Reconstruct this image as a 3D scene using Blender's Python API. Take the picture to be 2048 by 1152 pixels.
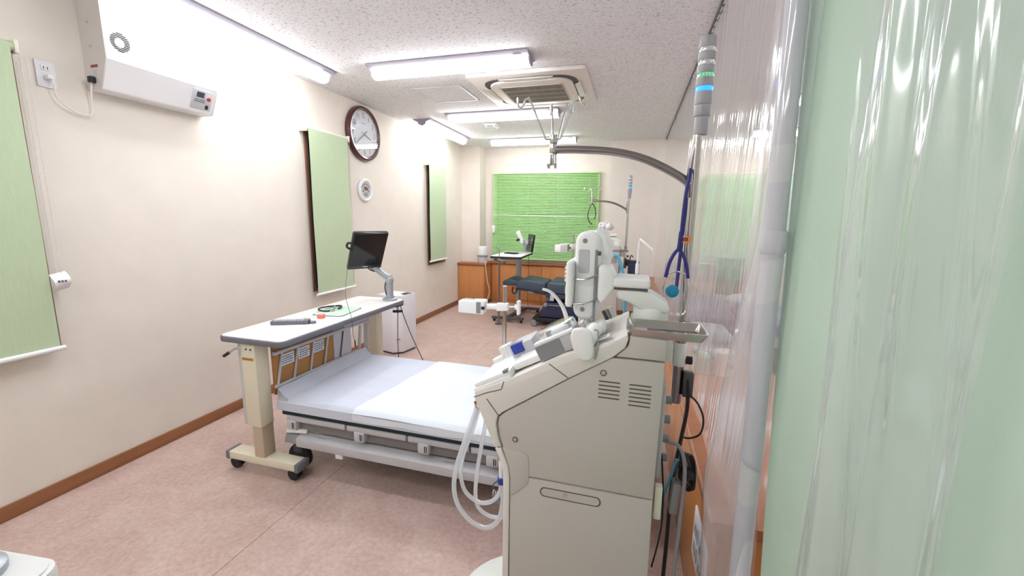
import bpy, bmesh, math, random
from mathutils import Vector, Matrix, noise
random.seed(7)
for o in list(bpy.data.objects): bpy.data.objects.remove(o)
S = bpy.context.scene
C = S.collection
PI = math.pi
# ------------------------------------------------------------ camera
YAW, PITCH, ROLL = -0.278675, -0.166785, 0.0153626
CAMP = Vector((2.73625, 0.0, 1.43299))
def cam_axes():
    f = Vector((math.sin(YAW)*math.cos(PITCH), math.cos(YAW)*math.cos(PITCH), math.sin(PITCH)))
    r0 = Vector((math.cos(YAW), -math.sin(YAW), 0)); u0 = r0.cross(f)
    r = math.cos(ROLL)*r0 + math.sin(ROLL)*u0; u = -math.sin(ROLL)*r0 + math.cos(ROLL)*u0
    return r, u, f
_r, _u, _f = cam_axes()
cd = bpy.data.cameras.new('camera'); cam = bpy.data.objects.new('camera', cd); C.objects.link(cam)
cam.matrix_world = Matrix(((_r.x,_u.x,-_f.x,CAMP.x),(_r.y,_u.y,-_f.y,CAMP.y),(_r.z,_u.z,-_f.z,CAMP.z),(0,0,0,1)))
cd.sensor_width = 36; cd.lens = 833.94*36/2048; cd.clip_start = 0.02; cd.clip_end = 60
S.camera = cam
# ------------------------------------------------------------ world, exposure
w = bpy.data.worlds.new('world'); S.world = w; w.use_nodes = True
w.node_tree.nodes['Background'].inputs[0].default_value = (0.9, 0.95, 1, 1)
w.node_tree.nodes['Background'].inputs[1].default_value = 0.3
S.view_settings.view_transform = 'Standard'; S.view_settings.look = 'None'
S.view_settings.gamma = 1.0; S.view_settings.use_curve_mapping = False
S.view_settings.exposure = 0.48
LAMP = 18.0           # strength of the tube diffusers
# ------------------------------------------------------------ materials
MATS = {}
def srgb(r, g, b):
    f = lambda c: (c/255/12.92 if c/255 <= 0.04045 else ((c/255+0.055)/1.055)**2.4)
    return (f(r), f(g), f(b), 1)
def mat(name, col, rough=0.5, metal=0.0, var=0.04, scale=12.0, bump=0.0, bscale=60.0, coat=0.0, emit=None, estr=0.0, stretch=None, trans=0.0, spec=0.5):
    m = bpy.data.materials.new(name); m.use_nodes = True; nt = m.node_tree; N = nt.nodes; L = nt.links
    b = N['Principled BSDF']; b.inputs['Roughness'].default_value = rough; b.inputs['Metallic'].default_value = metal
    b.inputs['Specular IOR Level'].default_value = spec
    tc = N.new('ShaderNodeTexCoord'); mp = N.new('ShaderNodeMapping'); L.new(tc.outputs['Object'], mp.inputs['Vector'])
    if stretch: mp.inputs['Scale'].default_value = stretch
    nz = N.new('ShaderNodeTexNoise'); nz.inputs['Scale'].default_value = scale; nz.inputs['Detail'].default_value = 4
    L.new(mp.outputs['Vector'], nz.inputs['Vector'])
    rp = N.new('ShaderNodeValToRGB'); c = col
    rp.color_ramp.elements[0].position = 0.3; rp.color_ramp.elements[1].position = 0.7
    rp.color_ramp.elements[0].color = (c[0]*(1-var), c[1]*(1-var), c[2]*(1-var), 1)
    rp.color_ramp.elements[1].color = (min(1,c[0]*(1+var)), min(1,c[1]*(1+var)), min(1,c[2]*(1+var)), 1)
    L.new(nz.outputs['Fac'], rp.inputs['Fac']); L.new(rp.outputs['Color'], b.inputs['Base Color'])
    if bump > 0:
        n2 = N.new('ShaderNodeTexNoise'); n2.inputs['Scale'].default_value = bscale; n2.inputs['Detail'].default_value = 3
        L.new(mp.outputs['Vector'], n2.inputs['Vector'])
        bp = N.new('ShaderNodeBump'); bp.inputs['Strength'].default_value = bump; bp.inputs['Distance'].default_value = 0.01
        L.new(n2.outputs['Fac'], bp.inputs['Height']); L.new(bp.outputs['Normal'], b.inputs['Normal'])
    if coat: b.inputs['Coat Weight'].default_value = coat; b.inputs['Coat Roughness'].default_value = 0.1
    if trans: b.inputs['Transmission Weight'].default_value = trans
    if emit:
        b.inputs['Emission Color'].default_value = emit; b.inputs['Emission Strength'].default_value = estr
    MATS[name] = m; return m
mat('wall', srgb(235,227,217), 0.75, var=0.025, scale=5, bump=0.08, bscale=220)
mat('trim_brown', srgb(150,100,66), 0.45, var=0.12, scale=6, stretch=(1,.15,4))
mat('casing', srgb(112,78,62), 0.4, var=0.1, scale=10)
mat('sash', srgb(84,92,120), 0.35, var=0.05)
mat('pane', srgb(70,80,110), 0.08, var=0.05)
mat('white', srgb(238,238,238), 0.4, var=0.015)
mat('white_metal', srgb(232,232,238), 0.42, var=0.015)
mat('uv_white', srgb(240,240,243), 0.5, var=0.01)
mat('uv_side', srgb(214,208,204), 0.5, var=0.01)
mat('batten', srgb(158,154,168), 0.4, var=0.01)
mat('diffuser', (1,1,1,1), 0.5, var=0.0, emit=(0.965,0.975,1,1), estr=LAMP)
mat('blind_green', srgb(192,210,176), 0.85, var=0.03, scale=40, stretch=(1,3,.3), bump=0.05, bscale=300)
mat('slat_green', srgb(176,226,150), 0.45, var=0.03, scale=6)
mat('slat_pale', srgb(214,242,198), 0.4, var=0.02)
mat('cream', srgb(236,233,214), 0.45, var=0.02)
mat('table_white', srgb(244,244,244), 0.35, var=0.008)
mat('edge_grey', srgb(112,112,124), 0.55, var=0.04)
mat('post_cream', srgb(226,218,196), 0.42, var=0.02)
mat('post_tan', srgb(196,178,156), 0.4, var=0.03)
mat('black', srgb(28,28,32), 0.45, var=0.1)
mat('rubber', srgb(34,34,36), 0.7, var=0.1)
mat('dark_grey', srgb(82,82,88), 0.5, var=0.05)
mat('mid_grey', srgb(140,142,146), 0.45, var=0.04)
mat('light_grey', srgb(198,199,203), 0.45, var=0.03)
mat('arm_grey', srgb(172,178,186), 0.35, metal=0.5, var=0.03)
mat('tower_grey', srgb(166,166,171), 0.45, var=0.02)
mat('steel', srgb(196,194,192), 0.2, metal=1.0, var=0.03, scale=30)
mat('steel_dark', srgb(150,144,146), 0.25, metal=1.0, var=0.03, scale=30)
mat('tray_steel', srgb(196,192,190), 0.16, metal=1.0, var=0.05, scale=20)
mat('screen', srgb(10,11,14), 0.08, var=0.05)
mat('bezel', srgb(20,20,23), 0.3, var=0.05)
mat('bed_frame', srgb(190,190,195), 0.42, var=0.03)
mat('bed_dark', srgb(126,122,122), 0.5, var=0.05)
mat('bed_teal', srgb(24,44,50), 0.7, var=0.05)
mat('sheet_grey', srgb(206,212,226), 0.7, var=0.02, scale=4, bump=0.6, bscale=7, stretch=(1,2.6,1))
mat('sheet_white', srgb(226,234,244), 0.65, var=0.02, scale=4, bump=0.6, bscale=6, stretch=(1,2.2,1))
mat('board_wood', srgb(168,116,58), 0.5, var=0.1, scale=4, stretch=(1,.4,6))
mat('notice', srgb(214,218,226), 0.6, var=0.02)
mat('ink', srgb(60,62,84), 0.7, var=0.1)
mat('sticker_yellow', srgb(230,178,96), 0.6, var=0.05)
mat('machine_tan', srgb(198,193,187), 0.5, var=0.012, scale=3, bump=0.04, bscale=500)
mat('machine_light', srgb(236,231,227), 0.45, var=0.01, scale=3)
mat('machine_white', srgb(246,247,247), 0.4, var=0.01)
mat('machine_mint', srgb(236,240,236), 0.4, var=0.01)
mat('groove', srgb(92,88,82), 0.7, var=0.05)
mat('blue', srgb(38,62,160), 0.4, var=0.06)
mat('steth_blue', srgb(34,34,120), 0.4, var=0.06)
mat('cyan', srgb(20,140,180), 0.4, var=0.05)
mat('hose_blue', srgb(88,180,220), 0.35, var=0.05)
mat('orange', srgb(240,140,60), 0.6, var=0.05)
mat('amber', srgb(206,158,104), 0.4, var=0.08)
mat('yellow', srgb(210,170,70), 0.5, var=0.05)
mat('red', srgb(196,52,56), 0.5, var=0.05)
mat('maroon', srgb(140,62,62), 0.5, var=0.05)
mat('pink', srgb(240,128,112), 0.5, var=0.05)
mat('mint', srgb(196,228,206), 0.5, var=0.03)
mat('teal', srgb(120,200,200), 0.5, var=0.05)
mat('teal_cloth', srgb(96,164,140), 0.8, var=0.06)
mat('blanket', srgb(150,146,172), 0.85, var=0.08, scale=9, bump=0.3, bscale=14)
mat('clock_frame', srgb(78,28,36), 0.3, var=0.15, scale=8, coat=0.5)
mat('clock_face', srgb(226,230,240), 0.6, var=0.01)
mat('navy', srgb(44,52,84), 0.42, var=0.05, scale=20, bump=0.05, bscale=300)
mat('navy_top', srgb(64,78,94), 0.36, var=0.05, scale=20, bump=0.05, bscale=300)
mat('wood_orange', srgb(206,140,84), 0.45, var=0.06, scale=5, stretch=(3,3,.4))
mat('wood_cap', srgb(160,96,56), 0.4, var=0.1, scale=6, stretch=(.3,3,3), coat=0.2)
mat('wood_part', srgb(186,122,66), 0.38, var=0.14, scale=4, stretch=(3,.5,.5), coat=0.3)
mat('ac_white', srgb(232,226,220), 0.45, var=0.01)
mat('ac_dark', srgb(92,86,84), 0.7, var=0.05)
mat('ac_bar', srgb(196,188,180), 0.6, var=0.03)
mat('chrome', srgb(220,222,224), 0.12, metal=1.0, var=0.02)
mat('cord_white', srgb(236,232,226), 0.5, var=0.02)
mat('cord_pink', srgb(236,212,196), 0.5, var=0.02)
mat('green_cloth', srgb(186,210,192), 0.8, var=0.05, scale=3, stretch=(1,1,.5), bump=0.1, bscale=200)
mat('tape', srgb(226,226,230), 0.4, var=0.02)
mat('pole_white', srgb(212,212,222), 0.4, var=0.02)
mat('led_blue', srgb(40,110,255), 0.3, emit=(0.01,0.12,1,1), estr=3.2)
mat('led_green', srgb(90,220,150), 0.3, emit=(0.1,0.8,0.35,1), estr=.35)
mat('uv_slot', srgb(180,235,240), 0.4, emit=(0.55,0.95,1,1), estr=0.9)
mat('lens_clear', srgb(214,216,220), 0.12, metal=0.3, var=0.2, scale=220)
mat('lcd', srgb(80,90,104), 0.2, var=0.05)
def clear(name, tint, haze, rough=0.06, f0=0.04, power=3.0, gmax=0.85, ripple=0.0):
    m = bpy.data.materials.new(name); m.use_nodes = True; nt = m.node_tree; N = nt.nodes; L = nt.links
    N.remove(N['Principled BSDF']); out = N['Material Output']
    tr = N.new('ShaderNodeBsdfTransparent'); tr.inputs[0].default_value = tint
    df = N.new('ShaderNodeBsdfDiffuse'); tl = N.new('ShaderNodeBsdfTranslucent')
    nz = N.new('ShaderNodeTexNoise'); nz.inputs['Scale'].default_value = 3.0
    tc = N.new('ShaderNodeTexCoord'); mp = N.new('ShaderNodeMapping'); mp.inputs['Scale'].default_value = (4,4,.5)
    L.new(tc.outputs['Object'], mp.inputs[0]); L.new(mp.outputs[0], nz.inputs['Vector'])
    rp = N.new('ShaderNodeValToRGB'); rp.color_ramp.elements[0].color = (.90,.91,.97,1); rp.color_ramp.elements[1].color = (.96,.96,.98,1)
    L.new(nz.outputs['Fac'], rp.inputs[0]); L.new(rp.outputs[0], df.inputs[0]); L.new(rp.outputs[0], tl.inputs[0])
    hz = N.new('ShaderNodeMixShader'); hz.inputs[0].default_value = 0.5; L.new(df.outputs[0], hz.inputs[1]); L.new(tl.outputs[0], hz.inputs[2])
    m1 = N.new('ShaderNodeMixShader'); m1.inputs[0].default_value = haze; L.new(tr.outputs[0], m1.inputs[1]); L.new(hz.outputs[0], m1.inputs[2])
    gl = N.new('ShaderNodeBsdfGlossy'); gl.inputs['Roughness'].default_value = rough; gl.inputs[0].default_value = (1,1,1,1)
    if ripple:
        m3 = N.new('ShaderNodeMapping'); m3.inputs['Scale'].default_value = (38,38,.8); L.new(tc.outputs['Object'], m3.inputs[0])
        n3 = N.new('ShaderNodeTexNoise'); n3.inputs['Scale'].default_value = 1.0; n3.inputs['Detail'].default_value = 2; L.new(m3.outputs[0], n3.inputs['Vector'])
        b3 = N.new('ShaderNodeBump'); b3.inputs['Strength'].default_value = 1.0; b3.inputs['Distance'].default_value = ripple
        L.new(n3.outputs['Fac'], b3.inputs['Height']); L.new(b3.outputs[0], gl.inputs['Normal'])
    lw = N.new('ShaderNodeLayerWeight'); lw.inputs['Blend'].default_value = 0.5
    pw = N.new('ShaderNodeMath'); pw.operation = 'POWER'; pw.inputs[1].default_value = power; L.new(lw.outputs['Facing'], pw.inputs[0])
    ml = N.new('ShaderNodeMath'); ml.operation = 'MULTIPLY_ADD'; ml.inputs[1].default_value = gmax-f0; ml.inputs[2].default_value = f0; L.new(pw.outputs[0], ml.inputs[0])
    m2 = N.new('ShaderNodeMixShader'); L.new(ml.outputs[0], m2.inputs[0]); L.new(m1.outputs[0], m2.inputs[1]); L.new(gl.outputs[0], m2.inputs[2])
    L.new(m2.outputs[0], out.inputs[0]); MATS[name] = m
clear('vinyl', (.98,.98,.985,1), 0.32, 0.09, 0.05, 2.0, 0.9, ripple=0.006)
clear('vinyl_near', (.95,.95,.96,1), 0.22, 0.09, 0.06, 3.0, 0.75)
clear('acrylic', (.95,.98,.98,1), 0.12, 0.03)
clear('dome', (.95,.95,.96,1), 0.22, 0.03)
clear('glass', (.99,.99,.99,1), 0.0, 0.015, 0.09, 2.2, 0.9)
clear('tube_clear', (.86,.90,.93,1), 0.52, 0.15)
def mat_floor():
    m = mat('floor', srgb(196,158,146), 0.5, var=0.0); nt = m.node_tree; N = nt.nodes; L = nt.links; b = N['Principled BSDF']
    tc = N.new('ShaderNodeTexCoord'); mp = N.new('ShaderNodeMapping'); L.new(tc.outputs['Object'], mp.inputs[0])
    n1 = N.new('ShaderNodeTexNoise'); n1.inputs['Scale'].default_value = 45; n1.inputs['Detail'].default_value = 7; n1.inputs['Roughness'].default_value = .7; L.new(mp.outputs[0], n1.inputs['Vector'])
    n2 = N.new('ShaderNodeTexNoise'); n2.inputs['Scale'].default_value = 4; n2.inputs['Detail'].default_value = 5; n2.inputs['Distortion'].default_value = 1.2; L.new(mp.outputs[0], n2.inputs['Vector'])
    r1 = N.new('ShaderNodeValToRGB'); e = r1.color_ramp.elements
    e[0].position = .34; e[0].color = srgb(168,142,134); e[1].position = .66; e[1].color = srgb(214,191,181); L.new(n1.outputs['Fac'], r1.inputs[0])
    r2 = N.new('ShaderNodeValToRGB'); e = r2.color_ramp.elements
    e[0].position = .4; e[0].color = srgb(186,157,147); e[1].position = .62; e[1].color = srgb(208,184,173); L.new(n2.outputs['Fac'], r2.inputs[0])
    mx = N.new('ShaderNodeMix'); mx.data_type = 'RGBA'; mx.inputs[0].default_value = .45
    L.new(r1.outputs[0], mx.inputs[6]); L.new(r2.outputs[0], mx.inputs[7]); L.new(mx.outputs[2], b.inputs['Base Color'])
    b.inputs['Roughness'].default_value = .42
mat_floor()
def mat_ceiling():
    m = mat('ceiling', srgb(226,218,214), 0.9, var=0.0); nt = m.node_tree; N = nt.nodes; L = nt.links; b = N['Principled BSDF']
    tc = N.new('ShaderNodeTexCoord'); mp = N.new('ShaderNodeMapping'); L.new(tc.outputs['Object'], mp.inputs[0]); mp.inputs['Scale'].default_value = (1,1.9,1)
    n1 = N.new('ShaderNodeTexNoise'); n1.inputs['Scale'].default_value = 70; n1.inputs['Detail'].default_value = 2; n1.inputs['Distortion'].default_value = .6; L.new(mp.outputs[0], n1.inputs['Vector'])
    r1 = N.new('ShaderNodeValToRGB'); e = r1.color_ramp.elements
    e[0].position = .32; e[0].color = srgb(178,170,170); e[1].position = .42; e[1].color = srgb(238,238,242); L.new(n1.outputs['Fac'], r1.inputs[0])
    L.new(r1.outputs[0], b.inputs['Base Color'])
    bp = N.new('ShaderNodeBump'); bp.inputs['Strength'].default_value = .35; bp.inputs['Distance'].default_value = .004; L.new(n1.outputs['Fac'], bp.inputs['Height']); L.new(bp.outputs[0], b.inputs['Normal'])
mat_ceiling()
# ------------------------------------------------------------ mesh builder
BASE = {}
class MB:
    def __init__(s): s.v = []; s.f = []
    def add(s, vs, fs):
        n = len(s.v); s.v += [tuple(v) for v in vs]; s.f += [tuple(i+n for i in f) for f in fs]; return s
    def box(s, x0,x1,y0,y1,z0,z1):
        return s.add([(x0,y0,z0),(x1,y0,z0),(x1,y1,z0),(x0,y1,z0),(x0,y0,z1),(x1,y0,z1),(x1,y1,z1),(x0,y1,z1)],
                     [(0,3,2,1),(4,5,6,7),(0,1,5,4),(1,2,6,5),(2,3,7,6),(3,0,4,7)])
    def obox(s, c, sx, sy, sz, M):
        vs = [Vector(c)+M@Vector((a*sx/2,b*sy/2,d*sz/2)) for d in (-1,1) for a,b in ((-1,-1),(1,-1),(1,1),(-1,1))]
        return s.add(vs, [(0,3,2,1),(4,5,6,7),(0,1,5,4),(1,2,6,5),(2,3,7,6),(3,0,4,7)])
    def prism(s, pts, axis, a0, a1):
        n = len(pts)
        def P(p,a):
            return {'y':(p[0],a,p[1]),'x':(a,p[0],p[1]),'z':(p[0],p[1],a)}[axis]
        vs = [P(p,a0) for p in pts]+[P(p,a1) for p in pts]
        fs = [tuple(range(n)), tuple(range(2*n-1,n-1,-1))]+[(i,(i+1)%n,n+(i+1)%n,n+i) for i in range(n)]
        return s.add(vs, fs)
    def frame(s, d):
        d = Vector(d).normalized(); a = Vector((0,0,1)) if abs(d.z) < .9 else Vector((1,0,0))
        u = d.cross(a).normalized(); return u, d.cross(u)
    def cyl(s, p0, p1, r, r1=None, n=16, caps=True):
        p0 = Vector(p0); p1 = Vector(p1); r1 = r if r1 is None else r1; u, v = s.frame(p1-p0)
        vs = []
        for p, q in ((p0,r),(p1,r1)):
            vs += [p+q*(math.cos(2*PI*i/n)*u+math.sin(2*PI*i/n)*v) for i in range(n)]
        fs = [(i,(i+1)%n,n+(i+1)%n,n+i) for i in range(n)]
        if caps: fs += [tuple(range(n-1,-1,-1)), tuple(range(n,2*n))]
        return s.add(vs, fs)
    def lathe(s, prof, c, d=(0,0,1), n=24, ang=2*PI):
        c = Vector(c); d = Vector(d).normalized(); u, v = s.frame(d); vs = []; full = abs(ang-2*PI) < 1e-6
        for r, h in prof:
            vs += [c+d*h+max(r,1e-5)*(math.cos(ang*i/n)*u+math.sin(ang*i/n)*v) for i in range(n)]
        fs = []
        for k in range(len(prof)-1):
            fs += [(k*n+i, k*n+(i+1)%n, (k+1)*n+(i+1)%n, (k+1)*n+i) for i in range(n if full else n-1)]
        return s.add(vs, fs)
    def tube(s, pts, r, n=8, smooth=0, caps=True):
        pts = [Vector(p) for p in pts]
        if smooth: pts = spline(pts, smooth)
        rs = r if isinstance(r,(list,tuple)) else None
        m = len(pts); t0 = (pts[1]-pts[0]).normalized(); u, v = s.frame(t0); vs = []
        for k, p in enumerate(pts):
            t = (pts[min(k+1,m-1)]-pts[max(k-1,0)])
            t = t.normalized() if t.length > 1e-9 else t0
            u = (u-t*u.dot(t)).normalized(); v = t.cross(u)
            rad = r if rs is None else rs[0]+(rs[1]-rs[0])*k/(m-1)
            vs += [p+rad*(math.cos(2*PI*i/n)*u+math.sin(2*PI*i/n)*v) for i in range(n)]
        fs = [(k*n+i,k*n+(i+1)%n,(k+1)*n+(i+1)%n,(k+1)*n+i) for k in range(m-1) for i in range(n)]
        if caps: fs += [tuple(range(n-1,-1,-1)), tuple(range((m-1)*n,m*n))]
        return s.add(vs, fs)
    def ell(s, c, rx, ry, rz, n=16, m=10):
        prof = [(math.sin(PI*k/m), -math.cos(PI*k/m)) for k in range(m+1)]
        b = MB().lathe(prof, (0,0,0), (0,0,1), n)
        return s.add([(c[0]+p[0]*rx, c[1]+p[1]*ry, c[2]+p[2]*rz) for p in b.v], b.f)
    def grid(s, fn, nu, nv):
        vs = [fn(i/nu, j/nv) for j in range(nv+1) for i in range(nu+1)]
        return s.add(vs, [(j*(nu+1)+i, j*(nu+1)+i+1, (j+1)*(nu+1)+i+1, (j+1)*(nu+1)+i) for j in range(nv) for i in range(nu)])
    def xf(s, M):
        s.v = [tuple(M@Vector(v)) for v in s.v]; return s
    def build(s, name, m, parent=None, bevel=0, seg=2, smooth=True, ang=38, base=None):
        me = bpy.data.meshes.new(name)
        off = Vector(BASE.get(parent.name,(0,0,0))) if parent else Vector(base or (0,0,0))
        bm = bmesh.new(); vs = [bm.verts.new(Vector(v)-off) for v in s.v]
        for f in s.f:
            try: bm.faces.new([vs[i] for i in f])
            except ValueError: pass
        bmesh.ops.remove_doubles(bm, verts=bm.verts, dist=1e-6)
        bmesh.ops.recalc_face_normals(bm, faces=bm.faces)
        if bevel:
            bm.normal_update()
            ed = [e for e in bm.edges if len(e.link_faces) == 2 and e.calc_face_angle(0) > 0.5]
            bmesh.ops.bevel(bm, geom=ed, offset=bevel, segments=seg, affect='EDGES', profile=0.5, clamp_overlap=True)
        bm.to_mesh(me); bm.free()
        if smooth:
            for p in me.polygons: p.use_smooth = True
            me.set_sharp_from_angle(angle=math.radians(ang))
        me.materials.append(MATS[m])
        o = bpy.data.objects.new(name, me); C.objects.link(o)
        if parent: o.parent = parent; BASE[o.name] = tuple(off)
        else: o.location = off; BASE[o.name] = tuple(off)
        return o
def spline(p, n):
    out = []
    for i in range(len(p)-1):
        a = p[max(i-1,0)]; b = p[i]; c = p[i+1]; d = p[min(i+2,len(p)-1)]
        for k in range(n):
            t = k/n
            out.append(0.5*((2*b)+(c-a)*t+(2*a-5*b+4*c-d)*t*t+(3*b-a-3*c+d)*t**3))
    out.append(p[-1]); return out
def rrect(x0,x1,y0,y1,r,n=5):
    pts = []
    for cx,cy,a in ((x1-r,y1-r,0),(x0+r,y1-r,PI/2),(x0+r,y0+r,PI),(x1-r,y0+r,1.5*PI)):
        pts += [(cx+r*math.cos(a+PI/2*k/n), cy+r*math.sin(a+PI/2*k/n)) for k in range(n+1)]
    return pts
def box(x0,x1,y0,y1,z0,z1): return MB().box(x0,x1,y0,y1,z0,z1)
def thing(name, label, cat, loc=(0,0,0), group=None):
    o = bpy.data.objects.new(name, None); C.objects.link(o); o.location = loc; o.empty_display_size = .05
    o['label'] = label; o['category'] = cat
    if group: o['group'] = group
    BASE[o.name] = tuple(loc); return o
def tag(o, label, cat, group=None):
    o['label'] = label; o['category'] = cat
    if group: o['group'] = group
    return o
def struct(o): o['kind'] = 'structure'; return o
def copy_tree(o, loc=None, label=None, parent=None, rotz=None):
    c = o.copy(); C.objects.link(c)
    if parent: c.parent = parent
    if loc is not None: c.location = loc
    if label: c['label'] = label
    if rotz is not None: c.rotation_euler = (0,0,rotz)
    for ch in list(o.children): copy_tree(ch, parent=c)
    BASE[c.name] = BASE[o.name]; return c
def text(s, name, m, parent, size, loc, M, depth=0.0006, align='CENTER'):
    cu = bpy.data.curves.new(name, 'FONT'); cu.body = s; cu.size = size; cu.align_x = align; cu.align_y = 'CENTER'; cu.extrude = depth
    t = bpy.data.objects.new('tmp', cu); C.objects.link(t)
    dg = bpy.context.evaluated_depsgraph_get(); me = bpy.data.meshes.new_from_object(t.evaluated_get(dg))
    bpy.data.objects.remove(t); me.transform(Matrix.Translation(Vector(loc)-Vector(BASE[parent.name]))@M.to_4x4())
    me.materials.clear(); me.materials.append(MATS[m])
    o = bpy.data.objects.new(name, me); C.objects.link(o); o.parent = parent; BASE[o.name] = BASE[parent.name]; return o
MX = Matrix(((0,0,1),(1,0,0),(0,1,0)))     # text plane on the left wall: local x -> +Y, local y -> +Z, facing +X
H = 2.55
# ============================================================ SETTING
fl = struct(box(-0.1,6.4,-3.1,7.0,-0.08,-0.004).build('floor','groove'))
xs = [0.0, 1.2, 3.02, 4.84, 6.3]
for a, b in zip(xs[:-1], xs[1:]):
    box(a+.0012,b-.0012,-3.0,6.9,-0.006,0.0).build('vinyl_sheet','floor',fl,smooth=False)
struct(box(-0.1,6.4,-3.1,7.0,H,H+.08).build('ceiling','ceiling',smooth=False))
# left wall with three window openings (y0,y1,z0,z1)
WIN = [(0.62,1.288,0.785,2.12),(3.085,3.60,0.775,2.13),(5.285,5.775,0.785,2.15)]
wl = MB(); yp = -3.0
for y0,y1,z0,z1 in WIN:
    wl.box(-.16,0,yp,y0,0,H); wl.box(-.16,0,y0,y1,0,z0); wl.box(-.16,0,y0,y1,z1,H); yp = y1
wl.box(-.16,0,yp,6.9,0,H)
struct(wl.build('wall_left','wall',smooth=False))
# far wall: column in the left corner, recess with the wide window, broad pier on the right
FW = (0.52,2.14,0.80,2.10)
wf = MB(); wf.box(0,.31,6.5,6.9,0,H); wf.box(.31,FW[0],6.8,6.9,0,H); wf.box(FW[1],2.36,6.8,6.9,0,H); wf.box(FW[0],FW[1],6.8,6.9,0,FW[2]); wf.box(FW[0],FW[1],6.8,6.9,FW[3],H)
wf.box(2.36,3.3,6.4,6.9,0,H); wf.box(3.3,6.3,6.8,6.9,0,H)
struct(wf.build('wall_far','wall',smooth=False))
struct(box(6.3,6.4,-3.0,6.9,0,H).build('wall_right','wall',smooth=False))
struct(box(-.1,6.4,-3.1,-3.0,0,H).build('wall_back','wall',smooth=False))
struct(box(0,.012,-3.0,6.3,0,.075).build('baseboard_left','trim_brown',bevel=.003))
struct(box(2.36,6.3,6.388,6.4,0,.075).build('baseboard_far','trim_brown',bevel=.003))
for k,(y0,y1,z0,z1) in enumerate(WIN):
    r = struct(MB().prism([(y0,z0),(y1,z0),(y1,z1),(y0,z1)],'x',-.15,-.148).build('window_%d'%(k+1),'sash'))
    f = MB()
    for a in ((y0-.025,y0+.006,z0-.025,z1+.025),(y1-.006,y1+.025,z0-.025,z1+.025),(y0,y1,z0-.025,z0+.006),(y0,y1,z1-.006,z1+.025)): f.box(-.14,.014,*a)
    f.build('window_frame','casing',r,bevel=.002)
    f = MB()
    for a in ((y0+.006,y0+.05,z0+.006,z1-.006),(y1-.05,y1-.006,z0+.006,z1-.006),(y0+.05,y1-.05,z0+.006,z0+.06),(y0+.05,y1-.05,z1-.06,z1-.006)): f.box(-.07,-.03,*a)
    f.build('sash','sash',r,bevel=.002)
    box(-.055,-.05,y0+.05,y1-.05,z0+.06,z1-.06).build('pane','pane',r)
r = struct(box(FW[0],FW[1],6.895,6.898,FW[2],FW[3]).build('window_4','sash'))
f = MB()
for a in ((FW[0]-.02,FW[0]+.03,FW[2]-.02,FW[3]+.02),(FW[1]-.03,FW[1]+.02,FW[2]-.02,FW[3]+.02),(FW[0],FW[1],FW[2]-.02,FW[2]+.03),(FW[0],FW[1],FW[3]-.03,FW[3]+.02),(1.31,1.36,FW[2],FW[3])): f.box(a[0],a[1],6.79,6.88,a[2],a[3])
f.build('window_frame','casing',r,bevel=.002)
for a,b in ((FW[0]+.03,1.31),(1.36,FW[1]-.03)): box(a,b,6.84,6.845,FW[2]+.03,FW[3]-.03).build('pane','pane',r)
# low partition counter below the curtains
pw = struct(box(3.02,3.5,1.16,6.4,0,.575).build('wall_partition','wood_part',smooth=False))
MB().prism(rrect(2.99,3.53,.575,.61,.012),'y',1.15,6.4).build('cap','wood_cap',pw)
for k in range(5): box(3.012,3.02,1.165+k*1.047,1.165+k*1.047+1.042,.07,.57).build('panel','wood_part',pw,bevel=.001)
# ============================================================ CEILING FITTINGS
def batten(cx, cy, along, label, n=1.25, grp='white ceiling tube lights'):
    t = thing('ceiling_light', label, 'light', (cx,cy,H), grp)
    def P(p):  # local (l, w, h) -> world
        return (cx+p[0], cy+p[1], H+p[2]) if along == 'x' else (cx-p[1], cy+p[0], H+p[2])
    def ext(prof, a0, a1):
        m = len(prof); b = MB()
        b.add([P((a0,)+q) for q in prof]+[P((a1,)+q) for q in prof], [tuple(range(m)), tuple(range(2*m-1,m-1,-1))]+[(i,(i+1)%m,m+(i+1)%m,m+i) for i in range(m)])
        return b
    L = n/2
    ext([(-.115,-.001),(-.115,-.008),(-.055,-.034),(.055,-.034),(.115,-.008),(.115,-.001)],-L,L).build('housing','batten',t)
    arc = [(-.052,-.034)]+[(-.052*math.cos(PI*k/12), -.046-.036*math.sin(PI*k/12)) for k in range(13)]+[(.052,-.034)]
    ext(arc,-L+.012,L-.012).build('diffuser','diffuser',t)
    ext([(-.05,-.032),(-.05,-.05),(-.035,-.068),(0,-.079),(.035,-.068),(.05,-.05),(.05,-.032)],L-.012,L).build('end_cap','batten',t)
    ext([(-.05,-.032),(-.05,-.05),(-.035,-.068),(0,-.079),(.035,-.068),(.05,-.05),(.05,-.032)],-L,-L+.012).build('end_cap','batten',t)
    ext([(-.088,-.0215),(-.088,-.0225),(-.066,-.032),(-.066,-.031)],L-.11,L-.05).build('sticker','light_grey',t)
batten(.29, 2.33,'y','tube light running along the left wall above the wall-mounted purifier',n=1.36)
batten(.30, 5.22,'y','short-looking tube light along the left wall near the far corner')
batten(1.36,3.02,'x','nearest crosswise tube light, in front of the air conditioner')
batten(1.30,4.53,'x','crosswise tube light just behind the air conditioner')
batten(1.28,6.05,'x','farthest crosswise tube light, above the green venetian blind')
batten(1.36,1.45,'x','crosswise tube light overhead, above the bed end of the room')
batten(1.36,-.1,'x','crosswise tube light behind the viewer, nearer row')
batten(.29,-.6,'y','lengthwise tube light by the left wall behind the viewer')
batten(1.36,-1.65,'x','added unseen crosswise tube light behind the viewer, row by the back wall')  # out-of-view fill, added to brighten faces turned towards the viewer
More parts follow.
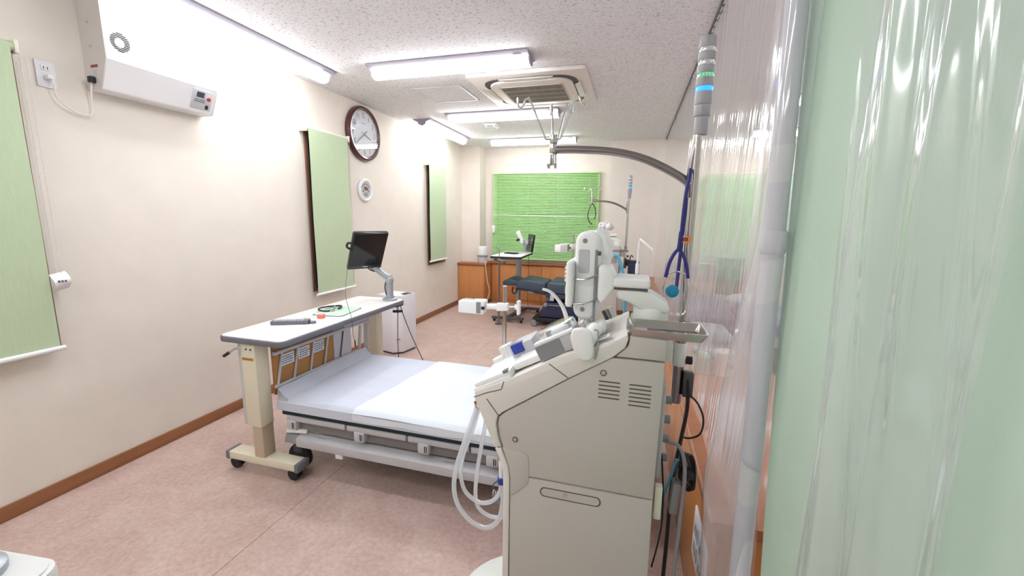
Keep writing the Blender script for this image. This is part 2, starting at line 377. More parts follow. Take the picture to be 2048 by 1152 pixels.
for yy_,w_ in ((3.02,'third'),(4.53,'fourth'),(6.05,'last'),(1.45,'second'),(-.1,'first')): batten(4.7,yy_,'x','%s tube light of the added unseen row beyond the curtains'%w_)  # unseen row, added to brighten the half behind the vinyl
# air conditioner cassette
ax, ay = 1.855, 3.765
ac = thing('air_conditioner','white four-way ceiling air conditioner with square grille and louvres','air conditioner',(ax,ay,H))
MB().prism(rrect(ax-.475,ax+.475,ay-.475,ay+.475,.02),'z',H-.03,H-.002).build('panel','ac_white',ac,bevel=.004)
MB().prism(rrect(ax-.385,ax+.385,ay-.385,ay+.385,.15,8),'z',H-.034,H-.02).build('air_slot','ac_dark',ac)
MB().prism(rrect(ax-.345,ax+.345,ay-.345,ay+.345,.14,8),'z',H-.05,H-.03).build('centre_panel','ac_white',ac,bevel=.006)
MB().prism(rrect(ax-.255,ax+.255,ay-.24,ay+.24,.015),'z',H-.0515,H-.045).build('grille_backing','ac_dark',ac)
g = MB()
for k in range(35): xx = ax-.25+k*.5/34; g.box(xx-.0022,xx+.0022,ay-.24,ay+.24,H-.056,H-.051)
for k in range(5): yy = ay-.24+k*.12; g.box(ax-.25,ax+.25,yy-.004,yy+.004,H-.0565,H-.051)
g.build('grille','ac_bar',ac,smooth=False)
for a in range(4):
    M = Matrix.Translation((ax,ay,0))@Matrix.Rotation(a*PI/2,4,'Z')
    lv = MB().prism([(-.22,-.405),(-.17,-.355),(.17,-.355),(.22,-.405)],'z',H-.046,H-.04).xf(M)
    lv.build('louvre','ac_white',ac,bevel=.001)
    if a in (0,2): MB().box(-.27,-.263,-.25,.25,H-.0515,H-.048).xf(M).build('seam_line','ac_bar',ac)
# access hatch
ht = thing('ceiling_hatch','square access hatch set flush in the ceiling left of the air conditioner','hatch',(1.0,3.77,H))
f = MB()
for a in ((.765,1.235,3.535,3.553),(.765,1.235,3.987,4.005),(.765,.783,3.535,4.005),(1.217,1.235,3.535,4.005)): f.box(*a,H-.006,H-.001)
f.build('hatch_frame','light_grey',ht,bevel=.001)
box(.785,1.215,3.555,3.985,H-.003,H-.0005).build('hatch_panel','ceiling',ht)
dt = thing('ceiling_sensor','small white rectangular sensor box on the ceiling between tube lights','sensor',(.99,5.1,H))
MB().prism(rrect(.91,1.07,5.0,5.2,.02),'z',H-.012,H-.001).build('base','white',dt,bevel=.002)
MB().prism(rrect(.93,1.05,5.02,5.16,.02),'z',H-.04,H-.012).build('body','white',dt,bevel=.006)
MB().prism(rrect(.95,1.03,5.015,5.03,.004),'z',H-.036,H-.018).build('face','mid_grey',dt)
# ============================================================ ROLLER BLINDS
def blind(y0,y1,z0,z1,label,chain_side=1,tagged=False,beads=False):
    t = thing('roller_blind',label,'blind',(.05,(y0+y1)/2,z1),'green roller blinds')
    MB().cyl((.05,y0-.005,z1),(.05,y1+.005,z1),.021,n=18).build('roller','blind_green' if beads else 'cream',t)
    for yy,s in ((y0-.018,0),(y1+.004,1)):
        box(0.0,.075,yy,yy+.014,z1-.028,z1+.028).build('bracket','cream',t,bevel=.003)
    if not beads: box(.0,.03,y0-.02,y1+.02,z1+.012,z1+.03).build('headrail','cream',t,bevel=.003)
    MB().grid(lambda u,v:(.071+.002*math.sin(9*v+3*u), y0+.01+(y1-y0-.02)*u, z1-(z1-z0)*v),12,40).build('fabric','blind_green',t)
    MB().cyl((.0715,y0-.004,z0-.006),(.0715,y1+.006,z0-.006),.012,n=12).build('bottom_bar','white',t)
    b = MB(); zc = z1-1.03 if beads else z1-1.15
    for yy in (y1+.022,y1+.042):
        if beads:
            k = z1-.03
            while k > zc: b.ell((.06,yy,k),.0035,.0035,.0045,6,4); k -= .0125
        else: b.cyl((.05,yy,z1),(.05,yy,zc),.0018,n=5)
    b.build('pull_chain','cord_white',t)
    if tagged:
        p = MB().grid(lambda u,v:(.062+.035*math.sin(PI*v)-.004, y1-.006+.062*u+.006*v, zc+.015-.085*v+.012*u),3,10)
        o = p.build('tag','white',t)
        i = MB()
        for a,bb,z in ((.012,.02,.028),(.025,.032,.028),(.037,.045,.029)): i.add([(.0925,y1-.004+a,zc+.015-z),(.0925,y1-.004+bb,zc+.015-z),(.0965,y1-.004+bb,zc+.015-z-.009),(.0965,y1-.004+a,zc+.015-z-.009)],[(0,1,2,3)])
        i.build('print','ink',o)
    else: MB().ell((.05,y1+.032,zc),.008,.012,.014,10,6).build('chain_weight','cream',t)
    return t
blind(.56,1.292,.775,2.145,'nearest green roller blind, cut off by the left picture edge',tagged=True,beads=True)
blind(3.03,3.555,.735,2.15,'green roller blind on the wall left of the big clock')
blind(5.20,5.72,.825,2.135,'smallest-looking green roller blind on the left wall near the far corner')
# venetian blind on the far window
vb = thing('venetian_blind','wide green venetian blind with horizontal slats covering the far window','blind',(1.325,6.74,2.16))
box(.45,2.20,6.715,6.765,2.135,2.165).build('headrail','slat_pale',vb,bevel=.003)
for xx in (.53,1.3,2.12): box(xx-.02,xx+.02,6.712,6.8,2.162,2.17).build('bracket','cream',vb)
ns = 56; me = None
for k in range(ns):
    z = 2.118-k*(2.118-.775)/(ns-1); odd = (k == 26)  # middle slat gets a paler colour in place of the light it catches
    if me is None or odd:
        a = math.radians(48)
        pr = []
        for s in range(6):
            t = -1+2*s/5; pr.append((.0135*t*math.cos(a)+.002*(1-t*t)*math.sin(a)*-1, -.0135*t*-1*math.sin(a)+.002*(1-t*t)*math.cos(a)))
        m2 = MB().grid(lambda u,v:(.452+1.745*u, pr[int(round(v*5))][0], pr[int(round(v*5))][1]-(.006*math.sin(PI*u) if odd else 0)),8,5)
        o = m2.build('slat','slat_pale' if odd else 'slat_green',vb); 
        for vtx in o.data.vertices: vtx.co = vtx.co+Vector(BASE[vb.name])-Vector((1.325,0,0)) if False else vtx.co
        for vtx in o.data.vertices: vtx.co += Vector((0,6.74,2.16))
        if not odd: me = o.data
    else:
        o = bpy.data.objects.new('slat', me); C.objects.link(o); o.parent = vb
    o.location = (0, 0.0, z-2.16)
for xx in (.59,1.06,1.55,2.04): MB().cyl((xx,6.722,2.135),(xx,6.722,.77),.0014,n=5).build('ladder_cord','cream',vb)
box(.45,2.20,6.728,6.752,.748,.768).build('bottom_rail','slat_green',vb,bevel=.003)
MB().cyl((.475,6.72,2.13),(.475,6.72,1.3),.003,n=6).build('tilt_cord','cord_white',vb)
box(.455,.505,6.69,6.715,1.18,1.30).build('care_tag','white',vb,bevel=.004)
# ============================================================ LEFT WALL OBJECTS
uv = thing('air_steriliser','large white wall-mounted air steriliser box with fan grille and control panel','air purifier',(0,1.88,2.05))
Y0,Y1 = 1.583,2.172
prof = [(0.001,2.045),(.100,2.047),(.105,2.053),(.165,2.187),(.165,2.46),(.155,2.475),(.001,2.50)]
MB().prism(prof,'y',Y0+.006,Y1-.006).build('body','uv_white',uv,ang=8)
MB().prism(prof,'y',Y0,Y0+.006).build('end_plate','uv_side',uv); MB().prism(prof,'y',Y1-.006,Y1).build('end_plate','uv_side',uv)
cy,cz = 1.655,2.283
gb = MB()
for k in range(11):
    zz = cz-.042+k*.0084; hw = math.sqrt(max(.0445**2-(zz-cz)**2,1e-6))
    gb.box(.1652,.1662,cy-hw,cy+hw,zz-.0026,zz+.0026)
gb.build('fan_grille','black',uv,smooth=False)
MB().cyl((.1655,cy-.004,cz-.004),(.1668,cy-.004,cz-.004),.022,n=20).build('fan_hub','uv_white',uv)
for z in (2.342,2.278):
    MB().prism(rrect(1.79,1.875,z-.007,z+.007,.006),'x',.1652,.1664).build('window_slot','uv_slot',uv)
# control panel on the sloping lower face
UA = math.atan2(.06,.134); cp = Matrix.Translation((.1355,2.085,2.120))@Matrix(((0,math.sin(UA),math.cos(UA),0),(1,0,0,0),(0,math.cos(UA),-math.sin(UA),0),(0,0,0,1)))
def panel_rect(x0,x1,y0,y1,h0,h1): return MB().box(x0,x1,y0,y1,h0,h1).xf(cp)
pn = panel_rect(-.062,.058,-.058,.058,.0,.004).build('control_panel','light_grey',uv,bevel=.002)
panel_rect(-.04,.006,.012,.044,.004,.0055).build('display','lcd',pn)
b = MB()
for r_ in range(2):
    for c_ in range(6): b.add(panel_rect(-.048+c_*.011,-.041+c_*.011,-.004-r_*.011,.001-r_*.011,.004,.0055).v, MB().box(0,1,0,1,0,1).f)
b.build('buttons','dark_grey',pn)
MB().cyl(cp@Vector((.036,.012,.004)),cp@Vector((.036,.012,.009)),.011,n=16).build('red_button','red',pn)
panel_rect(.024,.042,-.05,-.026,.004,.007).build('switch','black',pn,bevel=.001)
panel_rect(.02,.044,.018,.05,.004,.005).build('label_plate','white',pn)
box(.05,.10,Y0-.0015,Y0,2.150,2.162).build('warning_sticker','maroon',uv)
box(.06,.09,Y0-.0015,Y0,2.10,2.14).build('sticker','light_grey',uv)
for z in (2.25,2.36): MB().cyl((.07,Y0,z),(.07,Y0-.003,z),.006,n=10).build('screw','chrome',uv)
box(.045,.075,Y0-.022,Y0,2.075,2.105).build('inlet_socket','black',uv,bevel=.003)
ou = thing('wall_outlet','white two-gang wall socket plate with a plug, beside the nearest roller blind','outlet',(0,1.424,2.07))
box(0,.008,1.387,1.461,2.012,2.132).build('plate','white_metal',ou,bevel=.003)
ins = box(.008,.011,1.407,1.44,2.088,2.112).build('socket','white',ou,bevel=.001)
for yy in (1.416,1.43): box(.011,.0115,yy-.0015,yy+.0015,2.094,2.107).build('slot','black',ins)
pc = box(.008,.042,1.412,1.438,2.048,2.068).build('plug','white',uv,bevel=.005)
MB().tube([(.04,1.426,2.052),(.046,1.428,2.02),(.03,1.44,1.97),(.02,1.50,1.925),(.02,1.555,1.915),(.02,1.578,1.935),(.03,1.577,2.0),(.055,1.572,2.07),(.06,1.575,2.085)],.0042,8,8).build('power_cord','cord_white',uv)
# clock
ck = thing('wall_clock','large round wall clock with dark red wooden rim and white face','clock',(0,3.875,2.255))
cc = (0,3.875,2.255)
MB().lathe([(.268,.001),(.272,.02),(.262,.045),(.246,.052),(.232,.046),(.226,.032),(.226,.022)],cc,(1,0,0),48).build('rim','clock_frame',ck)
MB().lathe([(.0,.024),(.15,.024),(.228,.024)],cc,(1,0,0),48).build('face','clock_face',ck)
for k in range(1,13):
    a = PI/2-k*PI/6
    text(str(k),'numeral','dark_grey',ck,.066,(.0255,cc[1]+.178*math.cos(a),cc[2]+.178*math.sin(a)),MX@Matrix.Diagonal((.82,1.15,1)))
b = MB()
for k in range(60):
    a = k*PI/30; M = Matrix.Translation(cc)@Matrix.Rotation(a,4,'X'); L_ = .008 if k%5 else .014
    b.add([tuple(M@Vector(v)) for v in MB().box(.0245,.0252,-.0012,.0012,.219-L_,.219).v], MB().box(0,1,0,1,0,1).f)
b.build('minute_marks','dark_grey',ck,smooth=False)
box(.0245,.0252,cc[1]-.03,cc[1]+.03,cc[2]+.098,cc[2]+.108).build('maker_line','mid_grey',ck)
def hand(name,ang,l,tail,w_,x):
    M = Matrix.Translation(cc)@Matrix.Rotation(-ang,4,'X')
    return MB().prism([(-w_,-tail),(w_,-tail),(w_*.75,l),(-w_*.75,l)],'x',x,x+.0015).xf(M).build(name,'dark_grey',ck)
hand('hour_hand',-math.radians(110) if False else math.radians(110),.115,.05,.0065,.028)
hand('minute_hand',math.radians(232),.175,.06,.0048,.031)
MB().cyl((.026,cc[1],cc[2]),(.034,cc[1],cc[2]),.01,n=16).build('hub','dark_grey',ck)
MB().lathe([(.0,.042),(.12,.042),(.228,.0405)],cc,(1,0,0),48).build('glass','glass',ck)
# thermo-hygrometer
tc_ = (0,3.88,1.695)
th = thing('thermo_hygrometer','small round white thermometer dial hanging below the clock','thermometer',tc_)
MB().lathe([(.118,.001),(.122,.012),(.112,.026),(.098,.028),(.088,.02),(.086,.014)],tc_,(1,0,0),40).build('rim','white',th)
MB().lathe([(.0,.015),(.088,.015)],tc_,(1,0,0),40).build('dial','light_grey',th)
def sector(a0,a1,r0,r1,x,dz=0):
    n = 10; pts = [(tc_[1]+r1*math.cos(a0+(a1-a0)*k/n),tc_[2]+dz+r1*math.sin(a0+(a1-a0)*k/n)) for k in range(n+1)]+[(tc_[1]+r0*math.cos(a1-(a1-a0)*k/n),tc_[2]+dz+r0*math.sin(a1-(a1-a0)*k/n)) for k in range(n+1)]
    return MB().prism(pts,'x',x,x+.0008)
sector(.3,PI-.3,.056,.072,.0155).build('scale_band','mid_grey',th); sector(.35,2.0,.012,.05,.0155,-.012).build('red_zone','maroon',th); sector(2.0,2.75,.014,.05,.0155,-.012).build('green_zone','teal_cloth',th)
for yy in (-.045,.045): MB().cyl((.015,tc_[1]+yy,tc_[2]-.012),(.017,tc_[1]+yy,tc_[2]-.012),.009,n=12).build('dot','dark_grey',th)
for k,(hw,dz) in enumerate(((.03,-.03),(.04,-.044),(.026,-.058))): box(.0155,.0162,tc_[1]-hw,tc_[1]+hw,tc_[2]+dz-.003,tc_[2]+dz+.003).build('print_line','dark_grey',th)
MB().tube([(.0165,tc_[1],tc_[2]-.012),(.0165,tc_[1]-.03,tc_[2]+.045)],.0012,5).build('needle','black',th)
# ============================================================ FAR CABINETS
cb = thing('corner_cabinet','orange wood cabinet box in the far left corner under the humidifier','cabinet',(.23,6.4,0))
box(.005,.455,6.31,6.495,.06,.665).build('body','wood_orange',cb,bevel=.002)
box(.014,.446,6.302,6.312,.075,.655).build('door','wood_orange',cb,bevel=.002)
box(.01,.45,6.32,6.495,0,.06).build('plinth','trim_brown',cb)
box(.32,.455,6.496,6.66,.06,.665).build('side_return','wood_orange',cb)
wt = tag(MB().prism([(.002,6.285),(.475,6.285),(.475,6.645),(2.355,6.645),(2.355,6.795),(.312,6.795),(.312,6.495),(.002,6.495)],'z',.665,.70).build('worktop','wood_cap',bevel=.004,base=(.3,6.4,.665)),'brown wooden worktop running along the far wall below the window','worktop')
for k,(a,b_) in enumerate(((.46,1.33),(1.33,2.2),(2.2,2.355))):
    if k == 2: continue
    c = thing('low_cabinet',('low orange wood cabinet behind the single-column table' if k==0 else 'low orange wood cabinet behind the navy recliner'),'cabinet',((a+b_)/2,6.72,0),'low cabinets under the far window')
    box(a+.002,b_-.002,6.68,6.795,.06,.665).build('body','wood_orange',c)
    box(a+.003,b_-.003,6.664,6.681,.07,.655).build('door','wood_orange',c,bevel=.002)
    box(a+.002,b_-.002,6.69,6.795,0,.06).build('plinth','wood_orange',c)
hm = thing('humidifier','white cylindrical humidifier standing on the corner cabinet','humidifier',(.395,6.40,.70))
hx,hy = .395,6.40
MB().lathe([(.0,.0),(.072,.0),(.08,.008),(.08,.12)],(hx,hy,.70),n=28).build('water_tank','light_grey',hm)
MB().lathe([(.081,.12),(.083,.13),(.083,.24),(.076,.262),(.05,.27),(0,.27)],(hx,hy,.70),n=28).build('top_shell','white',hm)
MB().lathe([(.0835,.10),(.0845,.105),(.0845,.125),(.0835,.13)],(hx,hy,.70),n=28).build('seam_ring','mid_grey',hm)
MB().tube([(.47,6.38,.712),(.478,6.32,.715),(.492,6.272,.69),(.505,6.265,.6),(.53,6.265,.42),(.56,6.28,.25),(.50,6.29,.09),(.40,6.27,.012),(.33,6.27,.008)],.006,8,8).build('cord','cord_pink',hm)
# ============================================================ OVERBED TABLE
tb = thing('overbed_table','white overbed table with grey bumper edge, standing across the bed end','table',(.86,2.21,0),'overbed tables')
MB().prism(rrect(.665,1.07,1.62,2.805,.035),'z',.782,.8005).build('tabletop','table_white',tb,bevel=.001)
MB().prism(rrect(.657,1.078,1.612,2.813,.042,7),'z',.766,.797).build('bumper_edge','edge_grey',tb,bevel=.006)
for yy,sgn in ((1.63,1),(2.70,-1)):
    box(.79,.885,yy,yy+.085,.30,.765).build('column_sleeve','post_cream',tb,bevel=.006)
    box(.758,.789,yy+.01,yy+.095,.30,.76).build('column_side','light_grey',tb,bevel=.006)
    box(.805,.872,yy+.015,yy+.09,.11,.32).build('column_inner','post_tan',tb,bevel=.003)
    box(.62,1.075,yy+.012,yy+.092,.07,.112).build('foot_bar','post_cream',tb,bevel=.003)
    for xa,xb in ((.60,.625),(1.07,1.095)): box(xa,xb,yy+.008,yy+.096,.066,.114).build('end_cap','edge_grey',tb,bevel=.005)
    for xx in (.635,1.035):
        c = MB().cyl((xx-.0,yy+.03,.035),(xx,yy+.046,.035),.033,n=20).cyl((xx,yy+.058,.035),(xx,yy+.074,.035),.033,n=20).build('caster','rubber',tb,bevel=.004)
        MB().cyl((xx,yy+.046,.035),(xx,yy+.058,.035),.012,n=10).box(xx-.018,xx+.018,yy+.028,yy+.076,.052,.07).build('caster_fork','black',c)
box(.795,.88,1.64,2.8,.735,.767).build('cross_beam','post_cream',tb,bevel=.003)
h = MB().tube([(.80,1.62,.742),(.78,1.605,.738),(.74,1.60,.712)],.006,8).build('crank','steel',tb); MB().cyl((.75,1.60,.718),(.715,1.598,.696),.0085,n=10).build('crank_grip','black',h)
box(.797,.875,1.6285,1.630,.672,.69).build('sticker','sticker_yellow',tb)
b = MB()
for k in range(8): b.box(.803+k*.0085,.808+k*.0085,1.6278,1.6285,.677,.685)
b.build('sticker_print','ink',tb)
for xx in (.83,.86): MB().cyl((xx,1.63,.735),(xx,1.626,.735),.005,n=8).build('screw','dark_grey',tb)
tb2 = copy_tree(tb,(1.629,-.20,0),'white overbed table corner cut off at the bottom left of the picture',rotz=math.radians(7))
for o_ in tb2.children:
    if o_.name.startswith('bumper_edge'): o_.data = o_.data.copy(); o_.data.materials.clear(); o_.data.materials.append(MATS['table_white'])
# bedside monitor on an arm
mo = thing('bedside_monitor','black flat screen on a grey jointed arm at the far end of the overbed table','monitor',(.985,2.745,.80),'arm-mounted monitors')
MB().lathe([(0,0.001),(.054,.001),(.054,.014),(.048,.018),(.034,.02),(.032,.032),(0,.034)],(.985,2.745,.80),n=28).build('base','arm_grey',mo)
MB().cyl((.985,2.745,.83),(.985,2.745,.945),.025,n=20).build('post','arm_grey',mo)
MB().ell((.985,2.745,.955),.031,.031,.032).build('elbow','arm_grey',mo)
MB().tube([(.99,2.745,.965),(.95,2.745,.985),(.865,2.75,1.035),(.842,2.75,1.05)],[.028,.018],12,4).build('arm','arm_grey',mo)
MB().cyl((.842,2.75,1.035),(.862,2.668,1.185),.016,n=14).build('swivel','mid_grey',mo)
# screen slab: local x along width, y thickness, z height; tilted back and turned
ca,sa,ct,st_ = math.cos(.96),math.sin(.96),math.cos(.58),math.sin(.58)
SM = Matrix(((ca,-sa*ct,sa*st_,.885),(sa,ca*ct,-ca*st_,2.632),(0,st_,ct,1.180),(0,0,0,1)))
MB().box(-.126,.126,-.012,.022,-.162,.162).xf(SM).build('case','bezel',mo,bevel=.008)
MB().box(-.116,.116,-.0135,-.011,-.128,.150).xf(SM).build('display','screen',mo)
MB().box(-.018,.018,-.0135,-.011,-.142,-.135).xf(SM).build('badge','light_grey',mo)
MB().box(-.06,.06,.022,.04,-.05,.05).xf(SM).build('rear_mount','dark_grey',mo,bevel=.004)
MB().tube([SM@Vector(p) for p in ((-.126,0,.02),(-.148,0,.035),(-.156,0,.055),(-.148,0,.075),(-.127,0,.07))],.008,8,5).build('side_hook','black',mo)
MB().tube([SM@Vector((-.02,.03,-.14)),(.80,2.74,1.04),(.83,2.735,1.025),(.865,2.735,1.015)],.005,6,6).build('lead','black',mo)
MB().tube([(.965,2.73,.95),(.955,2.728,.90),(.965,2.728,.84)],.005,6,6).build('lead','dark_grey',mo)
k = MB().cyl((1.035,2.765,.766),(1.035,2.765,.72),.008,n=10).build('clamp_screw','steel',mo); box(.985,1.06,2.72,2.81,.752,.765).build('clamp_plate','black',mo,bevel=.003)
MB().obox((1.035,2.765,.712),.075,.018,.018,Matrix.Rotation(.5,3,'Z')).obox((1.035,2.765,.712),.018,.05,.018,Matrix.Rotation(.5,3,'Z')).build('clamp_knob','black',k,bevel=.004)
copy_tree(mo,(1.662,.338,.80),'grey round monitor-arm base on the cut-off table at the bottom left',rotz=math.radians(7))
tag(MB().tube([(1.035,2.765,.70),(1.03,2.765,.58),(1.025,2.77,.42),(1.03,2.78,.25),(1.05,2.80,.006)],.0028,6,6).build('monitor_cord','black'),'black cord hanging straight down from the monitor clamp','cord')
tag(MB().tube([(1.05,2.785,.75),(1.06,2.79,.70),(1.13,2.79,.53),(1.22,2.79,.35),(1.36,2.80,.08),(1.44,2.83,.006)],.0035,6,6).build('monitor_cord','dark_grey'),'dark cord slanting from the monitor clamp towards the bed','cord')
ec = thing('earphone_cord','thin cord dangling from the monitor over the overbed table edge','cord',(1.0,2.2,.9))
MB().tube([(.775,2.54,1.07),(.785,2.52,1.03),(.88,2.37,.90),(1.075,2.165,.806),(1.086,2.155,.79),(1.088,2.155,.70),(1.10,2.155,.655)],.0018,5,6).build('wire','dark_grey',ec)
MB().cyl((1.10,2.155,.66),(1.102,2.155,.62),.004,n=8).build('jack','black',ec)
# things lying on the overbed table
ZT = .801
rm = thing('remote_control','dark grey remote control lying on the overbed table','remote',(.84,1.93,ZT))
RM = Matrix.Translation((.84,1.925,ZT))@Matrix.Rotation(math.radians(26),4,'Z')
MB().prism(rrect(-.105,.105,-.026,.026,.012),'z',0,.022).xf(RM).build('body','edge_grey',rm,bevel=.004)
b = MB()
for i in range(9):
    for j in range(3): b.add([tuple(RM@Vector(v)) for v in MB().box(-.085+i*.018,-.073+i*.018,-.018+j*.013,-.009+j*.013,.022,.0245).v], MB().box(0,1,0,1,0,1).f)
b.build('buttons','light_grey',rm); MB().box(.072,.106,-.02,.02,.004,.02).xf(RM).build('tip','black',rm,bevel=.003)
MB().prism(rrect(.105,.14,-.016,.008,.008),'z',0,.014).xf(RM).build('clip','edge_grey',rm,bevel=.003)
mp_ = thing('plastic_mat','pale green plastic mat on the overbed table under the stethoscope','mat',(.87,2.29,ZT))
PM = Matrix.Translation((.88,2.285,ZT))@Matrix.Rotation(math.radians(8),4,'Z')
MB().prism(rrect(-.10,.10,-.13,.13,.03),'z',0,.004).xf(PM).build('sheet','mint',mp_,bevel=.001)
MB().prism(rrect(-.108,.108,-.138,.138,.034),'z',0,.0022).xf(PM).build('edge','edge_grey',mp_)
st = thing('stethoscope','black coiled stethoscope lying on the pale green mat','stethoscope',(.80,2.31,ZT+.008))
MB().tube([(.80+.062*math.cos(a),2.31+.085*math.sin(a),ZT+.012+.003*math.sin(2*a)) for a in [k*2*PI/28 for k in range(27)]],.0055,8).build('tubing','black',st)
MB().tube([(.79,2.37,ZT+.016),(.82,2.33,ZT+.022),(.85,2.28,ZT+.012)],.004,8,5).tube([(.84,2.36,ZT+.012),(.83,2.32,ZT+.022),(.80,2.26,ZT+.014)],.004,8,5).build('ear_tubes','mid_grey',st)
MB().cyl((.855,2.26,ZT+.005),(.855,2.26,ZT+.016),.018,n=18).build('chest_piece','steel',st)
tp = thing('tape_roll','small pink tape roll on the overbed table','tape',(.905,2.10,ZT))
MB().lathe([(.012,0),(.024,0),(.024,.022),(.012,.022),(.012,0)],(.905,2.10,ZT),n=24).build('tape_band','pink',tp)
MB().lathe([(.009,.001),(.012,.001),(.012,.021),(.009,.021),(.009,.001)],(.905,2.10,ZT),n=24).build('core','white',tp)
pk = thing('clear_packet','clear crumpled plastic packet beside the pink tape roll','packet',(.84,2.06,ZT))
MB().grid(lambda u,v:(.80+.08*u+.01*v,2.02+.09*v-.02*u,ZT+.002+.016*abs(math.sin(3*u+4*v))*math.sin(PI*u)*math.sin(PI*v)+.001),10,10).build('film','acrylic',pk)
box(.855,.868,2.035,2.05,ZT,ZT+.008).build('yellow_tab','yellow',pk,bevel=.002)
pl_ = tag(box(.775,.80,2.035,2.06,ZT,ZT+.006).build('paper_slip','white',bevel=.001,base=(.787,2.047,ZT)),'tiny white paper slip near the clear packet on the table','paper')
# ============================================================ BED
bx0,bx1,by0,by1,bz = .910,2.80,1.715,2.535,.44
bd = thing('hospital_bed','low hospital bed with pale blue sheets and grey steel frame','bed',(1.85,2.12,0))
def pad(x0,x1,y0,y1,z0,z1,amp,nx,ny,seed,rr=.025):
    b = MB()
    def top(u,v):
        x = x0+(x1-x0)*u; y = y0+(y1-y0)*v; e = min(x-x0,x1-x,y-y0,y1-y)
        d = 0 if e > rr else rr-math.sqrt(max(rr*rr-(rr-e)**2,0))
        return (x,y,z1-d*.8+amp*noise.noise(Vector((x*2.2+seed,y*7,0)))*min(1,e/.05)+amp*.7*noise.noise(Vector((x*5+y*4,y*3+seed,2)))*min(1,e/.05))
    b.grid(top,nx,ny)
    def side(p,q,nz):  # p(t) edge
        pass
    for (fa,fb) in (((x0,y0),(x1,y0)),((x1,y0),(x1,y1)),((x1,y1),(x0,y1)),((x0,y1),(x0,y0))):
        b.add([(fa[0],fa[1],z0),(fb[0],fb[1],z0),(fb[0],fb[1],z1-rr*.8),(fa[0],fa[1],z1-rr*.8)],[(0,1,2,3)])
    b.box(x0+.01,x1-.01,y0+.01,y1-.01,z0,z0+.005)
    return b
mt = pad(bx0,bx1,by0,by1,.372,bz,.006,80,50,3).build('mattress','sheet_grey',bd,ang=60)
sh = MB()
def shtop(u,v):
    y = by0-.006+(by1-by0+.012)*v; x = (1.40+.10*v)+(2.80-1.40-.10*v)*u
    e = min(y-(by0-.006), by1+.006-y); d = 0 if e > .025 else .025-math.sqrt(max(.025**2-(.025-e)**2,0))
    return (x,y,bz+.003-d*.8+.006*noise.noise(Vector((x*2.2+3,y*7,0)))+.003*noise.noise(Vector((x*5+y*4,y*3+3,2))))
sh.grid(shtop,70,50)
sh.grid(lambda u,v:((1.40)+(2.80-1.40)*u,by0-.007-.002*math.sin(9*u),bz-.018-.035*v-.004*math.sin(23*u)*v),60,6)
sh.build('top_sheet','sheet_white',bd,ang=60)
fp = lambda u,v:(.975-.055*v+.006*math.sin(5*u)*v*(1-v), by0+.004+(by1-by0-.03)*u, .440+.054*v**1.3+.004*noise.noise(Vector((u*9,v*2,3)))*v)
fpb = MB().grid(fp,40,8)
fpb.add([fp(0,0),fp(0,1),(.912,by0+.004,.40),(.995,by0+.004,.40)],[(0,1,2,3)]); fpb.add([fp(1,0),fp(1,1),(.912,by1-.026,.40),(.995,by1-.026,.40)],[(0,1,2,3)])
fpb.build('sheet_flap','sheet_grey',bd,ang=60)
box(bx0+.02,bx1,by0+.012,by1-.012,.342,.372).build('mattress_base','bed_teal',bd,bevel=.004)
for (a,b_) in ((.965,1.34),(1.35,1.70),(1.71,2.04),(2.05,2.40),(2.41,2.78)):
    box(a,b_,by0+.004,by0+.04,.315,.345).build('deck_edge','bed_frame',bd,bevel=.006)
    box(a,b_,by1-.04,by1-.004,.315,.345).build('deck_edge','bed_frame',bd,bevel=.006)
for yy in (by0+.03,by1-.065):
    box(.95,2.78,yy,yy+.035,.255,.31).build('side_beam','bed_dark',bd,bevel=.003)
for xx in (1.00,1.43,1.80,2.16,2.56):
    hb = box(xx-.03,xx+.03,by0-.004,by0+.035,.268,.322).build('rail_holder','light_grey',bd,bevel=.006)
    box(xx+.008,xx+.013,by0-.0055,by0-.003,.278,.312).build('holder_slot','black',hb); box(xx+.018,xx+.022,by0-.0055,by0-.003,.278,.312).build('holder_slot','black',hb)
for yy,s in ((by0-.01,1),(by1-.06,1)):
    MB().prism([(yy,.178),(yy+.008,.172),(yy+.07,.19),(yy+.07,.236),(yy+.05,.242),(yy+.0,.222)],'x',1.03,2.76).build('base_rail','bed_frame',bd,bevel=.003)
MB().prism([(by0-.01,.19),(by0+.05,.185),(by0+.07,.236),(by0+.01,.235)],'x',.95,1.03).build('rail_end','mid_grey',bd,bevel=.004)
for xx in (1.15,1.9,2.6): box(xx,xx+.05,by0+.02,by1-.02,.19,.235).build('cross_member','bed_dark',bd)
for xx in (1.28,2.4): box(xx,xx+.045,by0-.008,by0+.02,.15,.176).build('pedal','white',bd,bevel=.004)
MB().obox((1.02,by0+.02,.255),.12,.03,.02,Matrix.Rotation(.2,3,'Z')).build('brake_lever','white',bd,bevel=.006)
for xx in (.985,2.72):
    for yy in (by0+.05,by1-.09):
        c = MB().cyl((xx,yy,.075),(xx,yy+.03,.075),.073,n=26).build('caster','rubber',bd,bevel=.006)
        box(xx-.03,xx+.03,yy-.008,yy+.038,.10,.255).build('caster_housing','dark_grey',c,bevel=.01)
